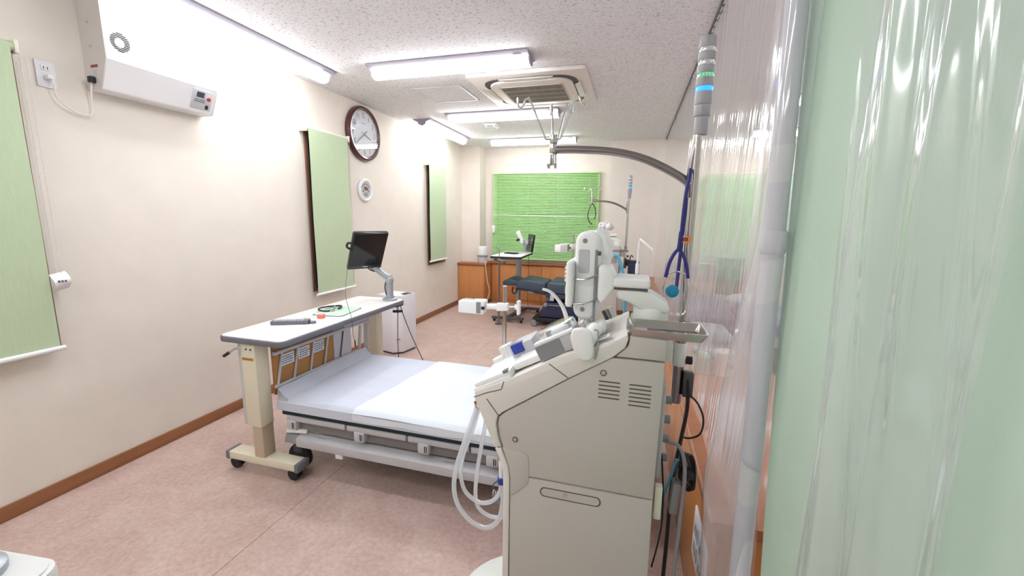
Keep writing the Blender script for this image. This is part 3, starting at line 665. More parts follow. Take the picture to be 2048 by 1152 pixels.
# end board with bars and wood panel
fb = []
bo = box(.905,.918,1.722,2.195,.452,.722).build('wood_panel','board_wood',bd,bevel=.002)
for (p,q) in (((2.535,.40),(2.57,.72)),((2.44,.42),(2.475,.66))):
    MB().tube([(.923,p[0],p[1]),(.923,q[0],q[1])],.011,10).build('end_post','bed_frame',bd)
MB().tube([(.923,1.722,.688),(.923,2.55,.676)],.011,10).build('top_rail','bed_frame',bd)
MB().tube([(.923,1.722,.501),(.923,2.45,.490)],.010,10).build('bottom_rail','bed_frame',bd)
for yy in (1.735,1.85,1.978,2.10,2.25): MB().tube([(.924,yy,.50),(.924,yy+.045,.685)],.007 if yy<2.2 else .004,8).build('end_bar','bed_frame' if yy<2.2 else 'dark_grey',bd)
box(.903,.919,2.20,2.375,.40,.70).build('grey_panel','bed_frame',bd,bevel=.004)
box(.912,.928,2.30,2.56,.684,.715).build('grip_rail','bed_frame',bd,bevel=.006)
for a,b_ in ((1.772,1.866),(1.90,1.985),(2.02,2.11)):
    n_ = box(.9185,.9195,a,b_,.598,.662).build('notice','notice',bd)
    i = MB()
    for r_ in range(4):
        yy = a+.008
        while yy < b_-.012:
            l_ = random.uniform(.004,.014); i.box(.9196,.9199,yy,yy+l_,.608+r_*.013,.614+r_*.013); yy += l_+.004
    i.build('notice_print','ink',n_)
for o_ in bd.children:
    if o_.name.split('.')[0] in ('wood_panel','end_post','top_rail','bottom_rail','end_bar','grey_panel','grip_rail','notice'): o_.location.x -= .015
# clamp poles with white sensor heads
def clamp_pole(label, base, top, h, loc):
    t = thing('clamp_pole',label,'pole',(base[0],base[1],base[2]),'clamp poles with white heads')
    x,y,z = base
    MB().cyl((x,y,z),(x,y,top),.0125,n=16).build('pole','steel',t); MB().cyl((x,y,top),(x,y,top+.006),.0135,n=16).build('pole_cap','light_grey',t)
    MB().obox((x-.015,y-.0,h),.085,.045,.052,Matrix.Rotation(-.1,3,'Y')).build('clamp','machine_white',t,bevel=.01)
    MB().cyl((x-.055,y,h-.002),(x-.125,y,h-.006),.02,n=16).build('neck','machine_white',t)
    hd = MB().prism([(x-.31,h-.05),(x-.135,h-.052),(x-.125,h+.035),(x-.145,h+.04),(x-.31,h+.03)],'y',y-.05,y+.03).build('head','machine_white',t,bevel=.006)
    box(x-.18,x-.15,y-.053,y-.049,h-.045,h+.03).build('grey_band','mid_grey',hd); box(x-.146,x-.126,y-.054,y-.04,h-.018,h+.002).build('black_slot','black',hd)
    MB().tube([(x-.28,y-.02,h+.03),(x-.27,y-.02,h+.042),(x-.2,y-.02,h+.04)],.004,6).build('top_wire','light_grey',hd)
    MB().cyl((x+.02,y,h),(x+.09,y,h+.005),.007,n=10).build('clamp_bolt','steel',t)
    MB().prism(rrect(x+.085,x+.105,h-.045,h+.05,.009),'y',y-.022,y+.022).build('clamp_knob','machine_white',t,bevel=.006)
    MB().cyl((x+.07,y,h+.004),(x+.09,y,h+.005),.017,n=12).build('knob_hub','machine_white',t)
    MB().lathe([(.02,0),(.026,.008),(.026,.02),(.016,.024)],(x,y,z),n=16).build('foot_collar','dark_grey',t)
    return t
cp1 = clamp_pole('steel pole behind the bed holding a white clamp-on sensor head',(1.955,2.565,.30),.99,.855,None)
copy_tree(cp1,(2.08,4.85,.56),'white clamp-on head on a pole in front of the venetian blind, behind the big machine',rotz=math.radians(62))
# ============================================================ FLOOR AIR CLEANER
ap = thing('air_cleaner','white floor-standing air cleaner against the left wall below the small dial','air purifier',(.36,3.86,0))
AM = Matrix.Translation((.36,3.86,0))@Matrix.Rotation(math.radians(-4),4,'Z')
MB().prism([(-.17,.12),(-.17,-.13),(.05,-.17),(.13,-.10),(.15,.12)],'z',.02,.615).xf(AM).build('body','white_metal',ap,bevel=.006)
MB().prism([(-.16,.11),(-.16,-.12),(.05,-.16),(.12,-.095),(.14,.11)],'z',.0,.02).xf(AM).build('base','dark_grey',ap)
MB().prism([(-.165,.115),(-.165,-.125),(.05,-.165),(.125,-.098),(.145,.115)],'z',.615,.622).xf(AM).build('top_plate','white',ap,bevel=.002)
MB().prism([(.06,.08),(.06,-.02),(.125,-.05),(.135,.08)],'z',.60,.626).xf(AM).build('outlet_vent','black',ap,bevel=.002)
MB().box(.075,.095,-.1705,-.12,.52,.55).xf(AM).build('sensor_window','black',ap)
MB().box(.085,.11,-.155,-.12,.16,.166).xf(AM).build('badge','mid_grey',ap)
# ============================================================ BACK STATION: table, monitor, recliner
t2 = thing('side_table','narrow white table on a single grey column near the far window','table',(1.2,5.6,0))
T2 = Matrix.Translation((1.09,5.765,-.032))@Matrix.Rotation(math.radians(2),4,'Z')
MB().prism(rrect(-.21,.21,-.42,.42,.03),'z',.935,.952).xf(T2).build('tabletop','table_white',t2,bevel=.001)
MB().prism(rrect(-.217,.217,-.427,.427,.035),'z',.922,.949).xf(T2).build('bumper_edge','black',t2,bevel=.004)
MB().cyl((1.155,5.87,.40),(1.155,5.87,.925),.042,n=20).build('column_sleeve','arm_grey',t2); MB().cyl((1.155,5.87,.04),(1.155,5.87,.41),.034,n=20).build('column_inner','arm_grey',t2)
MB().cyl((1.155,5.87,.395),(1.155,5.87,.41),.045,n=20).build('collar','black',t2)
box(.90,1.35,5.40,5.46,.035,.07).build('front_foot','dark_grey',t2,bevel=.006); box(1.02,1.42,6.12,6.18,.035,.07).build('rear_foot','dark_grey',t2,bevel=.006)
MB().prism([(1.12,5.46),(1.18,5.46),(1.27,6.12),(1.21,6.12)],'z',.035,.075).xf(Matrix.Translation((-.04,0,0))).build('spine','dark_grey',t2,bevel=.004)
for p in ((.93,5.43),(1.32,5.43),(1.05,6.15),(1.39,6.15)): MB().cyl((p[0]-.015,p[1],.02),(p[0]+.015,p[1],.02),.02,n=14).build('caster','rubber',t2)
kb = thing('handset','black handset lying on the narrow far table','remote',(1.15,5.5,.953))
MB().prism([(1.06,5.42),(1.23,5.36),(1.27,5.46),(1.09,5.52)],'z',.953,.972).build('body','black',kb,bevel=.005); MB().prism([(1.11,5.43),(1.21,5.395),(1.225,5.44),(1.125,5.475)],'z',.972,.975).build('keys','dark_grey',kb)
tag(MB().prism(rrect(.90,1.2,5.66,5.90,.01),'z',.9205,.9212).build('paper_sheet','white',base=(1.05,5.78,.9205)),'white paper sheet under the black handset on the far table','paper')
m2 = thing('far_monitor','black screen seen edge-on, on a white arm on the far table','monitor',(1.29,5.74,.952))
MB().lathe([(0,0),(.05,0),(.05,.012),(.03,.02),(.024,.02),(.024,.12),(0,.125)],(1.29,5.74,.952),n=20).build('base','arm_grey',m2)
MB().tube([(1.29,5.74,1.06),(1.27,5.70,1.10),(1.30,5.64,1.13),(1.36,5.60,1.12)],.018,10,5).build('arm','arm_grey',m2)
FM = Matrix.Translation((1.43,5.52,1.105))@Matrix.Rotation(math.radians(-62),4,'Z')@Matrix.Rotation(math.radians(-8),4,'X')
MB().box(-.15,.15,-.015,.015,-.125,.125).xf(FM).build('case','bezel',m2,bevel=.006); MB().box(-.138,.138,-.0165,-.014,-.11,.112).xf(FM).build('display','screen',m2)
MB().obox((1.36,5.58,1.11),.06,.06,.06,Matrix.Identity(3)).build('joint','arm_grey',m2,bevel=.01)
MB().obox((1.235,5.66,1.18),.06,.03,.20,Matrix.Rotation(-.45,3,'Y')).build('raised_arm_cover','white',m2,bevel=.01)
MB().obox((1.205,5.64,1.14),.05,.04,.03,Matrix.Rotation(-.45,3,'Y')).build('arm_clip','black',m2,bevel=.005)
for o_,d_ in ((kb,(-.1,.34,-.032)),(m2,(-.115,.40,-.03))): o_.location = Vector(o_.location)+Vector(d_)
tag(MB().tube([(1.255,6.05,.88),(1.26,6.06,.6),(1.25,6.06,.25),(1.27,6.04,.10),(1.35,5.99,.02),(1.48,5.99,.008)],.004,6,6).build('hanging_cable','dark_grey'),'dark cord hanging from the narrow far table to the floor','cord')
p2 = thing('drip_stand','thin steel pole with hook clamp standing on the far table foot','pole',(1.045,5.28,.0))
MB().cyl((1.045,5.27,.02),(1.045,5.27,.90),.014,n=14).build('pole','steel_dark',p2); MB().cyl((1.045,5.27,.9),(1.043,5.27,1.0),.005,n=10).build('rod','steel_dark',p2)
MB().tube([(1.043,5.27,.99),(1.04,5.27,1.03),(1.02,5.27,1.045),(1.0,5.27,1.03)],.005,8,4).build('hook','steel_dark',p2)
MB().obox((1.065,5.25,.875),.09,.035,.03,Matrix.Rotation(.25,3,'Y')).build('clamp','steel_dark',p2,bevel=.006); MB().cyl((1.105,5.24,.86),(1.135,5.235,.85),.02,n=12).build('clamp_knob','dark_grey',p2); MB().cyl((1.02,5.25,.885),(.985,5.25,.893),.015,n=12).build('clamp_lever','black',p2)
MB().lathe([(0,0),(.05,0),(.05,.01),(.018,.03),(0,.03)],(1.045,5.27,0),n=18).build('foot','dark_grey',p2)
rc = thing('recliner','navy blue reclining treatment chair lying flat near the far window','chair',(1.7,5.6,0))
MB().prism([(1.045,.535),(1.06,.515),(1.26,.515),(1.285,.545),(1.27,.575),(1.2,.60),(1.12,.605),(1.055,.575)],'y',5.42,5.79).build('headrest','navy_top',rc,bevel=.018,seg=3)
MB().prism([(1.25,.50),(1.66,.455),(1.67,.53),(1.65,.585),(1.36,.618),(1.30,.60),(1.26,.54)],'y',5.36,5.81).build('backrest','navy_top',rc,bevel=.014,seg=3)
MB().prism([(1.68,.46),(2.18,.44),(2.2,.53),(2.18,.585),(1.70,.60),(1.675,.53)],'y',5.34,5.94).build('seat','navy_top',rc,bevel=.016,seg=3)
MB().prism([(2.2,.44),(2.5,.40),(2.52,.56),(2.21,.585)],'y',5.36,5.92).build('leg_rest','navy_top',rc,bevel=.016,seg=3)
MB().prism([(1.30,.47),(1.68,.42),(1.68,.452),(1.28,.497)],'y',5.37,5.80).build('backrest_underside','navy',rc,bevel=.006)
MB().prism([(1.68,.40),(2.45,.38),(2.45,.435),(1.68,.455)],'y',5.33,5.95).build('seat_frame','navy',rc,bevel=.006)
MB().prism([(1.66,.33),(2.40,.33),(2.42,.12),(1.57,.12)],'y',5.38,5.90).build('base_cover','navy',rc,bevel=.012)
MB().prism([(1.66,.33),(1.72,.33),(1.74,.44),(1.66,.46)],'y',5.45,5.83).build('neck_support','mid_grey',rc,bevel=.004)
MB().prism([(1.50,.06),(2.45,.06),(2.45,.115),(1.50,.115)],'y',5.34,5.94).build('chassis','black',rc,bevel=.012)
MB().tube([(1.20,5.44,.50),(1.19,5.42,.44),(1.22,5.41,.41),(1.25,5.42,.44),(1.255,5.44,.50)],.011,8,5).build('grab_loop','black',rc)
MB().obox((1.765,5.325,.42),.055,.015,.12,Matrix.Rotation(.12,3,'Y')).build('side_lever','light_grey',rc,bevel=.005)
MB().ell((1.68,5.33,.30),.03,.03,.03,14,10).build('pivot_knob','mid_grey',rc); box(1.70,2.3,5.362,5.38,.285,.30).build('side_rail','mid_grey',rc)
for xx in (1.52,2.38):
    for yy in (5.32,5.93): MB().cyl((xx,yy-.018,.045),(xx,yy+.018,.045),.045,n=20).build('caster','mid_grey',rc,bevel=.006)
box(1.42,1.56,5.37,5.39,.445,.46).build('side_handle','light_grey',rc,bevel=.004)
# ============================================================ DIALYSIS MACHINE
BX,BY = 2.62,1.25
dm = thing('dialysis_machine','large beige dialysis machine in the foreground, seen from its side','medical machine',(BX,BY,0),'dialysis machines')
ya,yb = 1.10,1.40
MB().prism([(2.426,.09),(2.838,.09),(2.832,.672),(2.424,.672)],'y',ya,yb).build('lower_cabinet','machine_tan',dm,bevel=.004)
MB().prism([(2.424,.676),(2.832,.676),(2.836,1.068),(2.702,1.068),(2.588,.994),(2.404,.868),(2.388,.852),(2.384,.83),(2.390,.79),(2.400,.76),(2.421,.70)],'y',ya,yb).build('upper_cabinet','machine_tan',dm,bevel=.003)
hood = [(2.311,.922),(2.42,.975),(2.573,1.064),(2.643,1.090),(2.715,1.122),(2.738,1.137),(2.742,1.125),(2.735,1.10),(2.706,1.072),(2.590,.998),(2.402,.871),(2.384,.854),(2.379,.83),(2.385,.79),(2.396,.759),(2.376,.754),(2.312,.897)]
hd = MB().prism(hood,'y',ya-.004,yb+.004).build('sloping_console','machine_light',dm,bevel=.004)
MB().prism([(2.710,1.072),(2.838,1.072),(2.836,1.128),(2.745,1.132),(2.742,1.105)],'y',ya,yb).build('rear_cap','machine_tan',dm,bevel=.004)
MB().prism([(2.376,.750),(2.395,.755),(2.418,.70),(2.423,.66),(2.423,.09),(2.404,.09),(2.404,.60),(2.402,.68),(2.392,.72)],'y',ya-.003,yb+.003).build('front_fascia','machine_light',dm,bevel=.003)
MB().prism([(2.400,.757),(2.462,.752),(2.478,.742),(2.482,.725),(2.482,.662),(2.476,.648),(2.426,.60),(2.4255,.66),(2.420,.70)],'y',ya-.0022,ya+.01).build('access_cover','machine_tan',dm,bevel=.0015)
def groove(p,q,w_=.0011):
    d = (Vector(q)-Vector(p)).normalized()*w_; n_ = Vector((-d.y,d.x))
    return [(p[0]+n_.x,p[1]+n_.y),(p[0]-n_.x,p[1]-n_.y),(q[0]-n_.x,q[1]-n_.y),(q[0]+n_.x,q[1]+n_.y)]
for p,q in (((2.533,1.034),(2.588,.999)),((2.350,.905),(2.387,.858)),((2.31,.905),(2.350,.905+.019)),((2.350,.924),(2.395,.94)),((2.395,.94),(2.402,.965))):
    MB().prism(groove(p,q),'y',ya-.0048,ya-.003).build('panel_gap','groove',hd)
for cx_,cz_ in ((2.682,1.024),(2.438,.788),(2.592,.642)):
    s_ = MB().lathe([(.0085,0),(.0085,.0015),(.006,.0015)],(cx_,ya,cz_),(0,-1,0),18).build('screw_ring','dark_grey',dm); MB().lathe([(.006,.0),(.006,.0012),(.0025,.002),(0,.001)],(cx_,ya-.0006,cz_),(0,-1,0),14).build('screw','chrome',s_)
MB().prism(rrect(2.517,2.694,.622,.652,.0145),'y',ya-.0012,ya+.0).build('grip_recess','groove',dm); MB().prism(rrect(2.521,2.690,.6255,.6495,.012),'y',ya-.0018,ya-.001).build('grip_floor','machine_tan',dm)
for x0,n_,z0 in ((2.671,5,1.0),(2.751,6,1.0)):
    for k in range(n_): MB().prism(groove((x0,z0-k*.0115),(x0+.056,z0-k*.0115),.0017),'y',ya-.0008,ya+.001).build('vent_slot','groove',dm)
for z in (.70,.655):
    MB().lathe([(.006,0),(.006,.001),(0,.0012)],(2.447,ya-.0022,z),(0,-1,0),14).build('cover_dot','light_grey',dm)
MB().lathe([(.0,.03),(.24,.03),(.26,.045),(.26,.075),(.245,.088),(0,.09)],(0,0,0),n=40).xf(Matrix.Translation((2.52,1.25,0))@Matrix.Diagonal((1.22,.95,1,1))).build('base_plate','machine_mint',dm)
for p in ((2.28,1.12),(2.28,1.38),(2.76,1.12),(2.76,1.38)):
    MB().cyl((p[0],p[1]-.014,.03),(p[0],p[1]+.014,.03),.03,n=18).build('caster','rubber',dm)
# things on the slope: frame with x along slope, y across, z normal
SL = math.atan2(.139,.263)
def slope(s, y, h): return Vector((2.311+s*math.cos(SL)-h*math.sin(SL), y, .925+s*math.sin(SL)+h*math.cos(SL)))
RS = Matrix.Rotation(-SL,3,'Y')
def sbox(name,m,s0,s1,y0,y1,h0,h1,parent=dm,bevel=.004,seg=2):
    vs = [slope(s,y,h) for h in (h0,h1) for s,y in ((s0,y0),(s1,y0),(s1,y1),(s0,y1))]
    return MB().add(vs, MB().box(0,1,0,1,0,1).f).build(name,m,parent,bevel=bevel,seg=seg)
sbox('lower_lid','machine_white',.002,.13,ya+.004,yb-.004,-.002,.018,bevel=.007)
sbox('lid_lip','machine_white',-.004,.125,ya-.001,yb+.001,-.012,.004,bevel=.005)
sbox('latch','mid_grey',.105,.122,ya+.002,ya+.02,.012,.0215,bevel=.002)
MB().cyl(slope(.06,1.32,.015),slope(.06,1.32,.055),.024,n=24).build('ribbed_cap','machine_white',dm)
b = MB()
for k in range(14): b.cyl(slope(.06+.024*math.cos(k*PI/7),1.32+.024*math.sin(k*PI/7),.03),slope(.06+.024*math.cos(k*PI/7),1.32+.024*math.sin(k*PI/7),.056),.003,n=6)
b.build('cap_ribs','white',dm)
MB().cyl(slope(.025,1.30,.01),slope(.025,1.30,.03),.022,n=20).build('lower_ring','machine_white',dm)
bdx = sbox('detector_box','light_grey',.105,.19,1.22,1.33,.015,.058,bevel=.008)
sbox('blue_latch','blue',.115,.155,1.213,1.24,.03,.062,parent=bdx,bevel=.004)
sbox('white_ridge','machine_white',.13,.245,1.13,1.24,.0,.022,bevel=.008)
pbx = sbox('pump_base','light_grey',.22,.335,1.115,1.265,.0,.05,bevel=.006)
sbox('pump_front_band','mid_grey',.224,.30,1.1135,1.117,.004,.044,parent=pbx,bevel=.0)
MB().cyl(slope(.285,1.19,.048),slope(.285,1.19,.074),.062,n=32).build('pump_cover','dome',pbx,bevel=.008)
MB().cyl(slope(.285,1.19,.05),slope(.285,1.19,.064),.04,n=24).build('pump_rotor','machine_white',pbx,bevel=.004)
for k in range(3):
    a = k*2*PI/3; MB().cyl(slope(.285+.036*math.cos(a),1.19+.036*math.sin(a),.05),slope(.285+.036*math.cos(a),1.19+.036*math.sin(a),.068),.01,n=12).build('pump_roller','mid_grey',pbx)
sbox('pump_edge_plate','machine_white',.225,.345,1.112,1.135,.046,.056,parent=pbx,bevel=.003)
for k in range(3):
    sbox('line_clip','machine_white',.335+.02*k,.347+.02*k,1.27,1.31,.0,.035,bevel=.003)
sbox('yellow_clip','yellow',.325,.345,1.13,1.16,.01,.045,bevel=.002)
# big paddle lever on the near side
pad_pts = [(-.025,.036),(.0,.042),(.02,.036),(.030,.01),(.034,-.03),(.026,-.046),(.008,-.050),(-.010,-.044),(-.022,-.02),(-.032,.012)]
pc_ = slope(.358,0,.012)
pdl = MB().prism([(pc_.x+p[0],pc_.z+p[1]+.004) for p in pad_pts],'y',ya-.022,ya-.002).build('paddle_lever','machine_white',dm,bevel=.007,seg=3)
MB().cyl((pc_.x+.012,ya-.004,pc_.z),(pc_.x+.03,ya+.05,pc_.z+.03),.02,n=18).build('lever_hub','machine_white',pdl)
MB().tube([(pc_.x+.030,ya-.008,pc_.z+.04),(pc_.x+.04,ya-.008,pc_.z+.038),(pc_.x+.042,ya-.008,pc_.z+.02),(pc_.x+.040,ya-.008,pc_.z-.02),(pc_.x+.036,ya-.01,pc_.z-.04)],.002,6,4).build('wire_spring','steel',pdl)
sbox('mount_block','machine_white',.36,.42,1.15,1.24,.0,.03,bevel=.012)
sbox('print_plate','white',.395,.432,1.105,1.135,-.0015,.001,bevel=0)
b = MB()
for k in range(6): b.add([slope(s,y,h) for h in (.001,.0015) for s,y in ((.40+.004*k,1.112),(.402+.004*k,1.112),(.402+.004*k,1.112+random.uniform(.006,.018)),(.40+.004*k,1.125))], MB().box(0,1,0,1,0,1).f)
b.build('plate_print','ink',dm)
MB().cyl(slope(.43,1.33,.0),slope(.43,1.33,.035),.014,n=14).build('port_clear','dome',dm); MB().cyl(slope(.415,1.34,.0),slope(.415,1.34,.03),.012,n=14).build('port_dark','dark_grey',dm)
# white nozzle tube
MB().tube([(2.545,1.33,1.105),(2.535,1.33,1.135),(2.518,1.33,1.165),(2.49,1.325,1.195),(2.462,1.32,1.205)],[.0075,.0045],12,6).build('nozzle_tube','machine_white',dm)
MB().cyl((2.558,1.33,1.085),(2.545,1.33,1.11),.016,.011,n=16).build('nozzle_collar','machine_white',dm); MB().cyl((2.56,1.33,1.07),(2.552,1.33,1.095),.008,n=12).build('nozzle_stem','dark_grey',dm)
# screen unit on its jointed arm
mb_ = MB().lathe([(.048,0),(.05,.004),(.05,.05),(.046,.056),(0,.058)],(2.800,1.28,1.125),n=28).build('arm_base','machine_mint',dm)
MB().prism([(2.70,1.205),(2.735,1.195),(2.77,1.175),(2.846,1.168),(2.85,1.185),(2.842,1.20),(2.80,1.225),(2.765,1.236),(2.70,1.236)],'y',1.235,1.325).build('arm_shoulder','machine_mint',dm,bevel=.009,seg=3)
MB().prism(rrect(2.688,2.792,1.238,1.268,.009),'y',1.225,1.335).build('upper_arm','machine_white',dm,bevel=.009,seg=3)
MB().prism([(2.692,1.232),(2.786,1.232),(2.786,1.239),(2.692,1.239)],'y',1.232,1.328).build('arm_seam','groove',dm)
MB().prism([(2.645,1.205),(2.655,1.185),(2.672,1.20),(2.694,1.235),(2.694,1.27),(2.682,1.295),(2.662,1.305),(2.645,1.30)],'y',1.225,1.335).build('elbow_block','machine_white',dm,bevel=.01,seg=3)
MB().prism(rrect(2.574,2.650,1.132,1.398,.034,8),'y',1.235,1.42).build('screen_housing','machine_white',dm,bevel=.016,seg=4)
MB().prism([(2.632,1.30),(2.672,1.29),(2.676,1.345),(2.664,1.385),(2.64,1.405),(2.625,1.40)],'y',1.25,1.41).build('rear_bulge','machine_white',dm,bevel=.012,seg=3)
MB().prism(rrect(2.586,2.618,1.275,1.345,.006),'y',1.2338,1.237).build('side_window','light_grey',dm)
for z in (1.37,1.165): MB().lathe([(.007,0),(.006,.002),(0,.002)],(2.603,1.2345,z),(0,-1,0),14).build('screw','mid_grey',dm)
MB().prism(rrect(2.555,2.5755,1.176,1.312,.009),'y',1.20,1.445).build('touch_panel','machine_white',dm,bevel=.008,seg=3)
MB().box(2.5535,2.5552,1.215,1.43,1.19,1.30).build('display','screen',dm)
for k in range(4): MB().cyl((2.551,1.21+.0*k,1.255+k*.012),(2.556,1.21,1.255+k*.012),.005,n=10).build('panel_button','white',dm)
MB().box(2.634,2.641,1.226,1.234,1.13,1.345).build('wire_post','mid_grey',dm,bevel=.001)
MB().cyl((2.641,1.23,1.335),(2.651,1.23,1.335),.006,n=10).build('post_knob','dark_grey',dm)
for z in (1.262,1.190): MB().tube([(2.576,1.222,z-.004),(2.605,1.215,z-.004),(2.628,1.218,z+.003),(2.643,1.228,z+.012)],.0032,8,5).build('wire_loop','steel',dm)
MB().tube([(2.637,1.23,1.13),(2.637,1.235,1.10),(2.635,1.24,1.07)],.004,8).build('wire_post_end','mid_grey',dm)
MB().ell((2.665,1.36,1.41),.012,.03,.012).build('top_knob','machine_white',dm)
# front coupler and looping hoses
MB().cyl((2.312,1.13,.872),(2.335,1.13,.862),.014,n=16).build('coupler','machine_white',dm); MB().ell((2.309,1.13,.866),.010,.012,.012,12,8).build('coupler_amber','amber',dm)
MB().lathe([(.009,0),(.011,.002),(.009,.005)],(2.312,1.12,.878),(-.5,0,1),16).build('coupler_ring','maroon',dm)
def yp(px,py): return None
HOSES = [([(2.309,1.13,.862),(2.290,1.125,.80),(2.262,1.12,.72),(2.240,1.115,.64),(2.236,1.112,.575),(2.252,1.11,.52),(2.295,1.11,.475),(2.345,1.11,.465),(2.385,1.11,.50),(2.397,1.115,.56),(2.396,1.12,.66),(2.392,1.12,.74)],.0075),
 ([(2.313,1.135,.862),(2.296,1.14,.80),(2.272,1.145,.73),(2.252,1.145,.67),(2.245,1.145,.61),(2.262,1.14,.555),(2.31,1.135,.53),(2.355,1.13,.545),(2.385,1.125,.59),(2.390,1.12,.66),(2.385,1.12,.75)],.0068),
 ([(2.330,1.14,.845),(2.324,1.16,.79),(2.306,1.17,.70),(2.288,1.18,.60),(2.283,1.18,.52),(2.296,1.18,.47),(2.34,1.18,.45),(2.39,1.18,.46)],.0068)]
for p,r_ in HOSES: MB().tube(p,r_,10,6).build('hose','tube_clear',dm)
MB().cyl((2.392,1.118,.625),(2.392,1.118,.645),.0125,n=14).build('hose_clamp','blue',dm); MB().cyl((2.391,1.118,.645),(2.389,1.118,.70),.007,n=12).build('hose_joint','machine_white',dm)
cc_ = []
for k in range(200):
    t = k/199; a = t*2*PI*16; bx_,by_,bz_ = 2.305+.12*t, 1.30, .445-.03*math.sin(PI*t*.8)-.01*t
    cc_.append((bx_, by_+.013*math.cos(a), bz_+.013*math.sin(a)))
MB().tube(cc_,.0035,6).build('coiled_cord','mid_grey',dm); MB().tube([(2.305,1.31,.445),(2.30,1.31,.47),(2.33,1.31,.50),(2.39,1.31,.53)],.0025,6,5).build('cord_end','dark_grey',dm)
# pole bracket on the back
MB().prism([(2.837,1.10),(2.85,1.105),(2.868,1.085),(2.876,1.05),(2.876,1.0),(2.838,1.0)],'y',1.32,1.37).build('pole_bracket','machine_mint',dm,bevel=.005)
MB().lathe([(.0,0),(.019,0),(.021,.004),(.021,.07),(.018,.074),(0,.074)],(2.898,1.35,.985),n=22).build('bracket_sleeve','machine_mint',dm)
MB().cyl((2.918,1.345,1.005),(2.936,1.345,1.005),.013,n=14).build('bracket_knob','black',dm,bevel=.002)
box(2.838,2.852,1.17,1.30,.70,.98).build('rear_ports','light_grey',dm,bevel=.004)
for z in (.74,.80,.86,.92): MB().cyl((2.85,1.22,z),(2.872,1.22,z),.012,n=12).build('rear_connector','mid_grey',dm)
box(2.838,2.858,1.125,1.15,.60,.70).build('rear_hook','cream',dm,bevel=.003)
DM2 = (-.235,3.77)
dm2 = copy_tree(dm,(BX+DM2[0],BY+DM2[1],0),'smaller-looking dialysis machine in the distance, mostly hidden behind the near one')
# ============================================================ INFUSION POLE WITH SIGNAL TOWER
ip = thing('infusion_pole','tall steel infusion pole of the near machine, with curved arm and signal tower','pole',(2.898,1.35,.84),'infusion poles with signal towers')
px_,py_ = 2.898,1.35
MB().cyl((px_,py_,.86),(px_,py_,1.69),.0125,n=20).build('pole','steel',ip)
MB().tube([(px_-.006,py_,1.50),(px_-.012,py_,1.55),(px_-.008,py_,1.62),(px_,py_,1.66)],.011,10,4).build('side_tube','steel_dark',ip)
MB().tube([(px_-.012,py_,1.535),(px_-.03,py_,1.553),(px_-.09,py_,1.588),(px_-.16,py_,1.618),(px_-.24,py_,1.636),(px_-.33,py_,1.644),(px_-.41,py_,1.646)],.0118,14,6).build('curved_arm','steel_dark',ip)
for z0,z1,r0,r1,m_ in ((1.675,1.725,.0185,.019,'tower_grey'),(1.725,1.755,.022,.023,'tower_grey'),(1.755,1.790,.0235,.0235,'tower_grey'),(1.790,1.803,.0225,.0225,'led_blue'),(1.803,1.825,.0235,.0235,'tower_grey'),(1.825,1.838,.0225,.0225,'lens_clear'),(1.838,1.858,.0235,.0235,'tower_grey'),(1.858,1.871,.0225,.0225,'lens_clear'),(1.871,1.892,.0235,.0235,'tower_grey'),(1.892,1.905,.0225,.0225,'lens_clear'),(1.905,1.932,.0235,.0225,'tower_grey')):
    nm = {'led_blue':'blue_lamp','lens_clear':'clear_lamp','tower_grey':'tower_segment'}[m_]
    sg = MB().cyl((px_+.006,py_,z0),(px_+.006,py_,z1),r0,r1,n=28).build(nm,m_,ip,bevel=.0012)
    if abs(z0-1.825) < .001:
        g_ = MB()
        for k in range(5): g_.box(px_-.012+k*.008,px_-.008+k*.008,py_-.0235,py_-.0205,1.827,1.836)
        g_.build('green_leds','led_green',sg)
cx_ = 2.479
for z0,z1,r0 in ((1.600,1.635,.0115),(1.636,1.664,.0125),(1.665,1.690,.0130)): MB().cyl((cx_,py_,z0),(cx_,py_,z1),r0,n=18).build('hub_collar','steel',ip,bevel=.0008)
def hookp(dx,dy):
    P = lambda d,z:(cx_+dx*d, py_+dy*d, z)
    return [P(.012,1.678),P(.022,1.678),P(.030,1.690),P(.074,1.790),P(.083,1.800),P(.092,1.795),P(.096,1.782),P(.104,1.774),P(.113,1.780),P(.115,1.797),P(.115,1.803)]
for dx,dy in ((-1,-.15),(.85,-.1),(.35,.9),(-.3,.95)): MB().tube(hookp(dx,dy),.0032,8,4).build('bag_hook','chrome',ip)
for dx in (-.006,.007): MB().tube([(cx_+dx,py_-.011,1.63),(cx_+dx*1.3,py_-.013,1.598),(cx_+dx*1.6,py_-.02,1.59),(cx_+dx*1.8,py_-.026,1.60)],.004,8,4).build('lower_hook','steel',ip)
MB().cyl((px_,py_,.862),(px_,py_,1.12),.0165,n=18).build('lower_sleeve','steel_dark',ip); MB().cyl((px_,py_,1.085),(px_,py_,1.112),.0195,n=18).build('collar','steel',ip)
MB().obox((px_+.03,py_-.01,.93),.03,.03,.08,Matrix.Identity(3)).build('cable_clip','dark_grey',ip,bevel=.004)
copy_tree(ip,(px_+DM2[0],py_+DM2[1],.84),'distant infusion pole with blue-lit signal tower against the far wall')
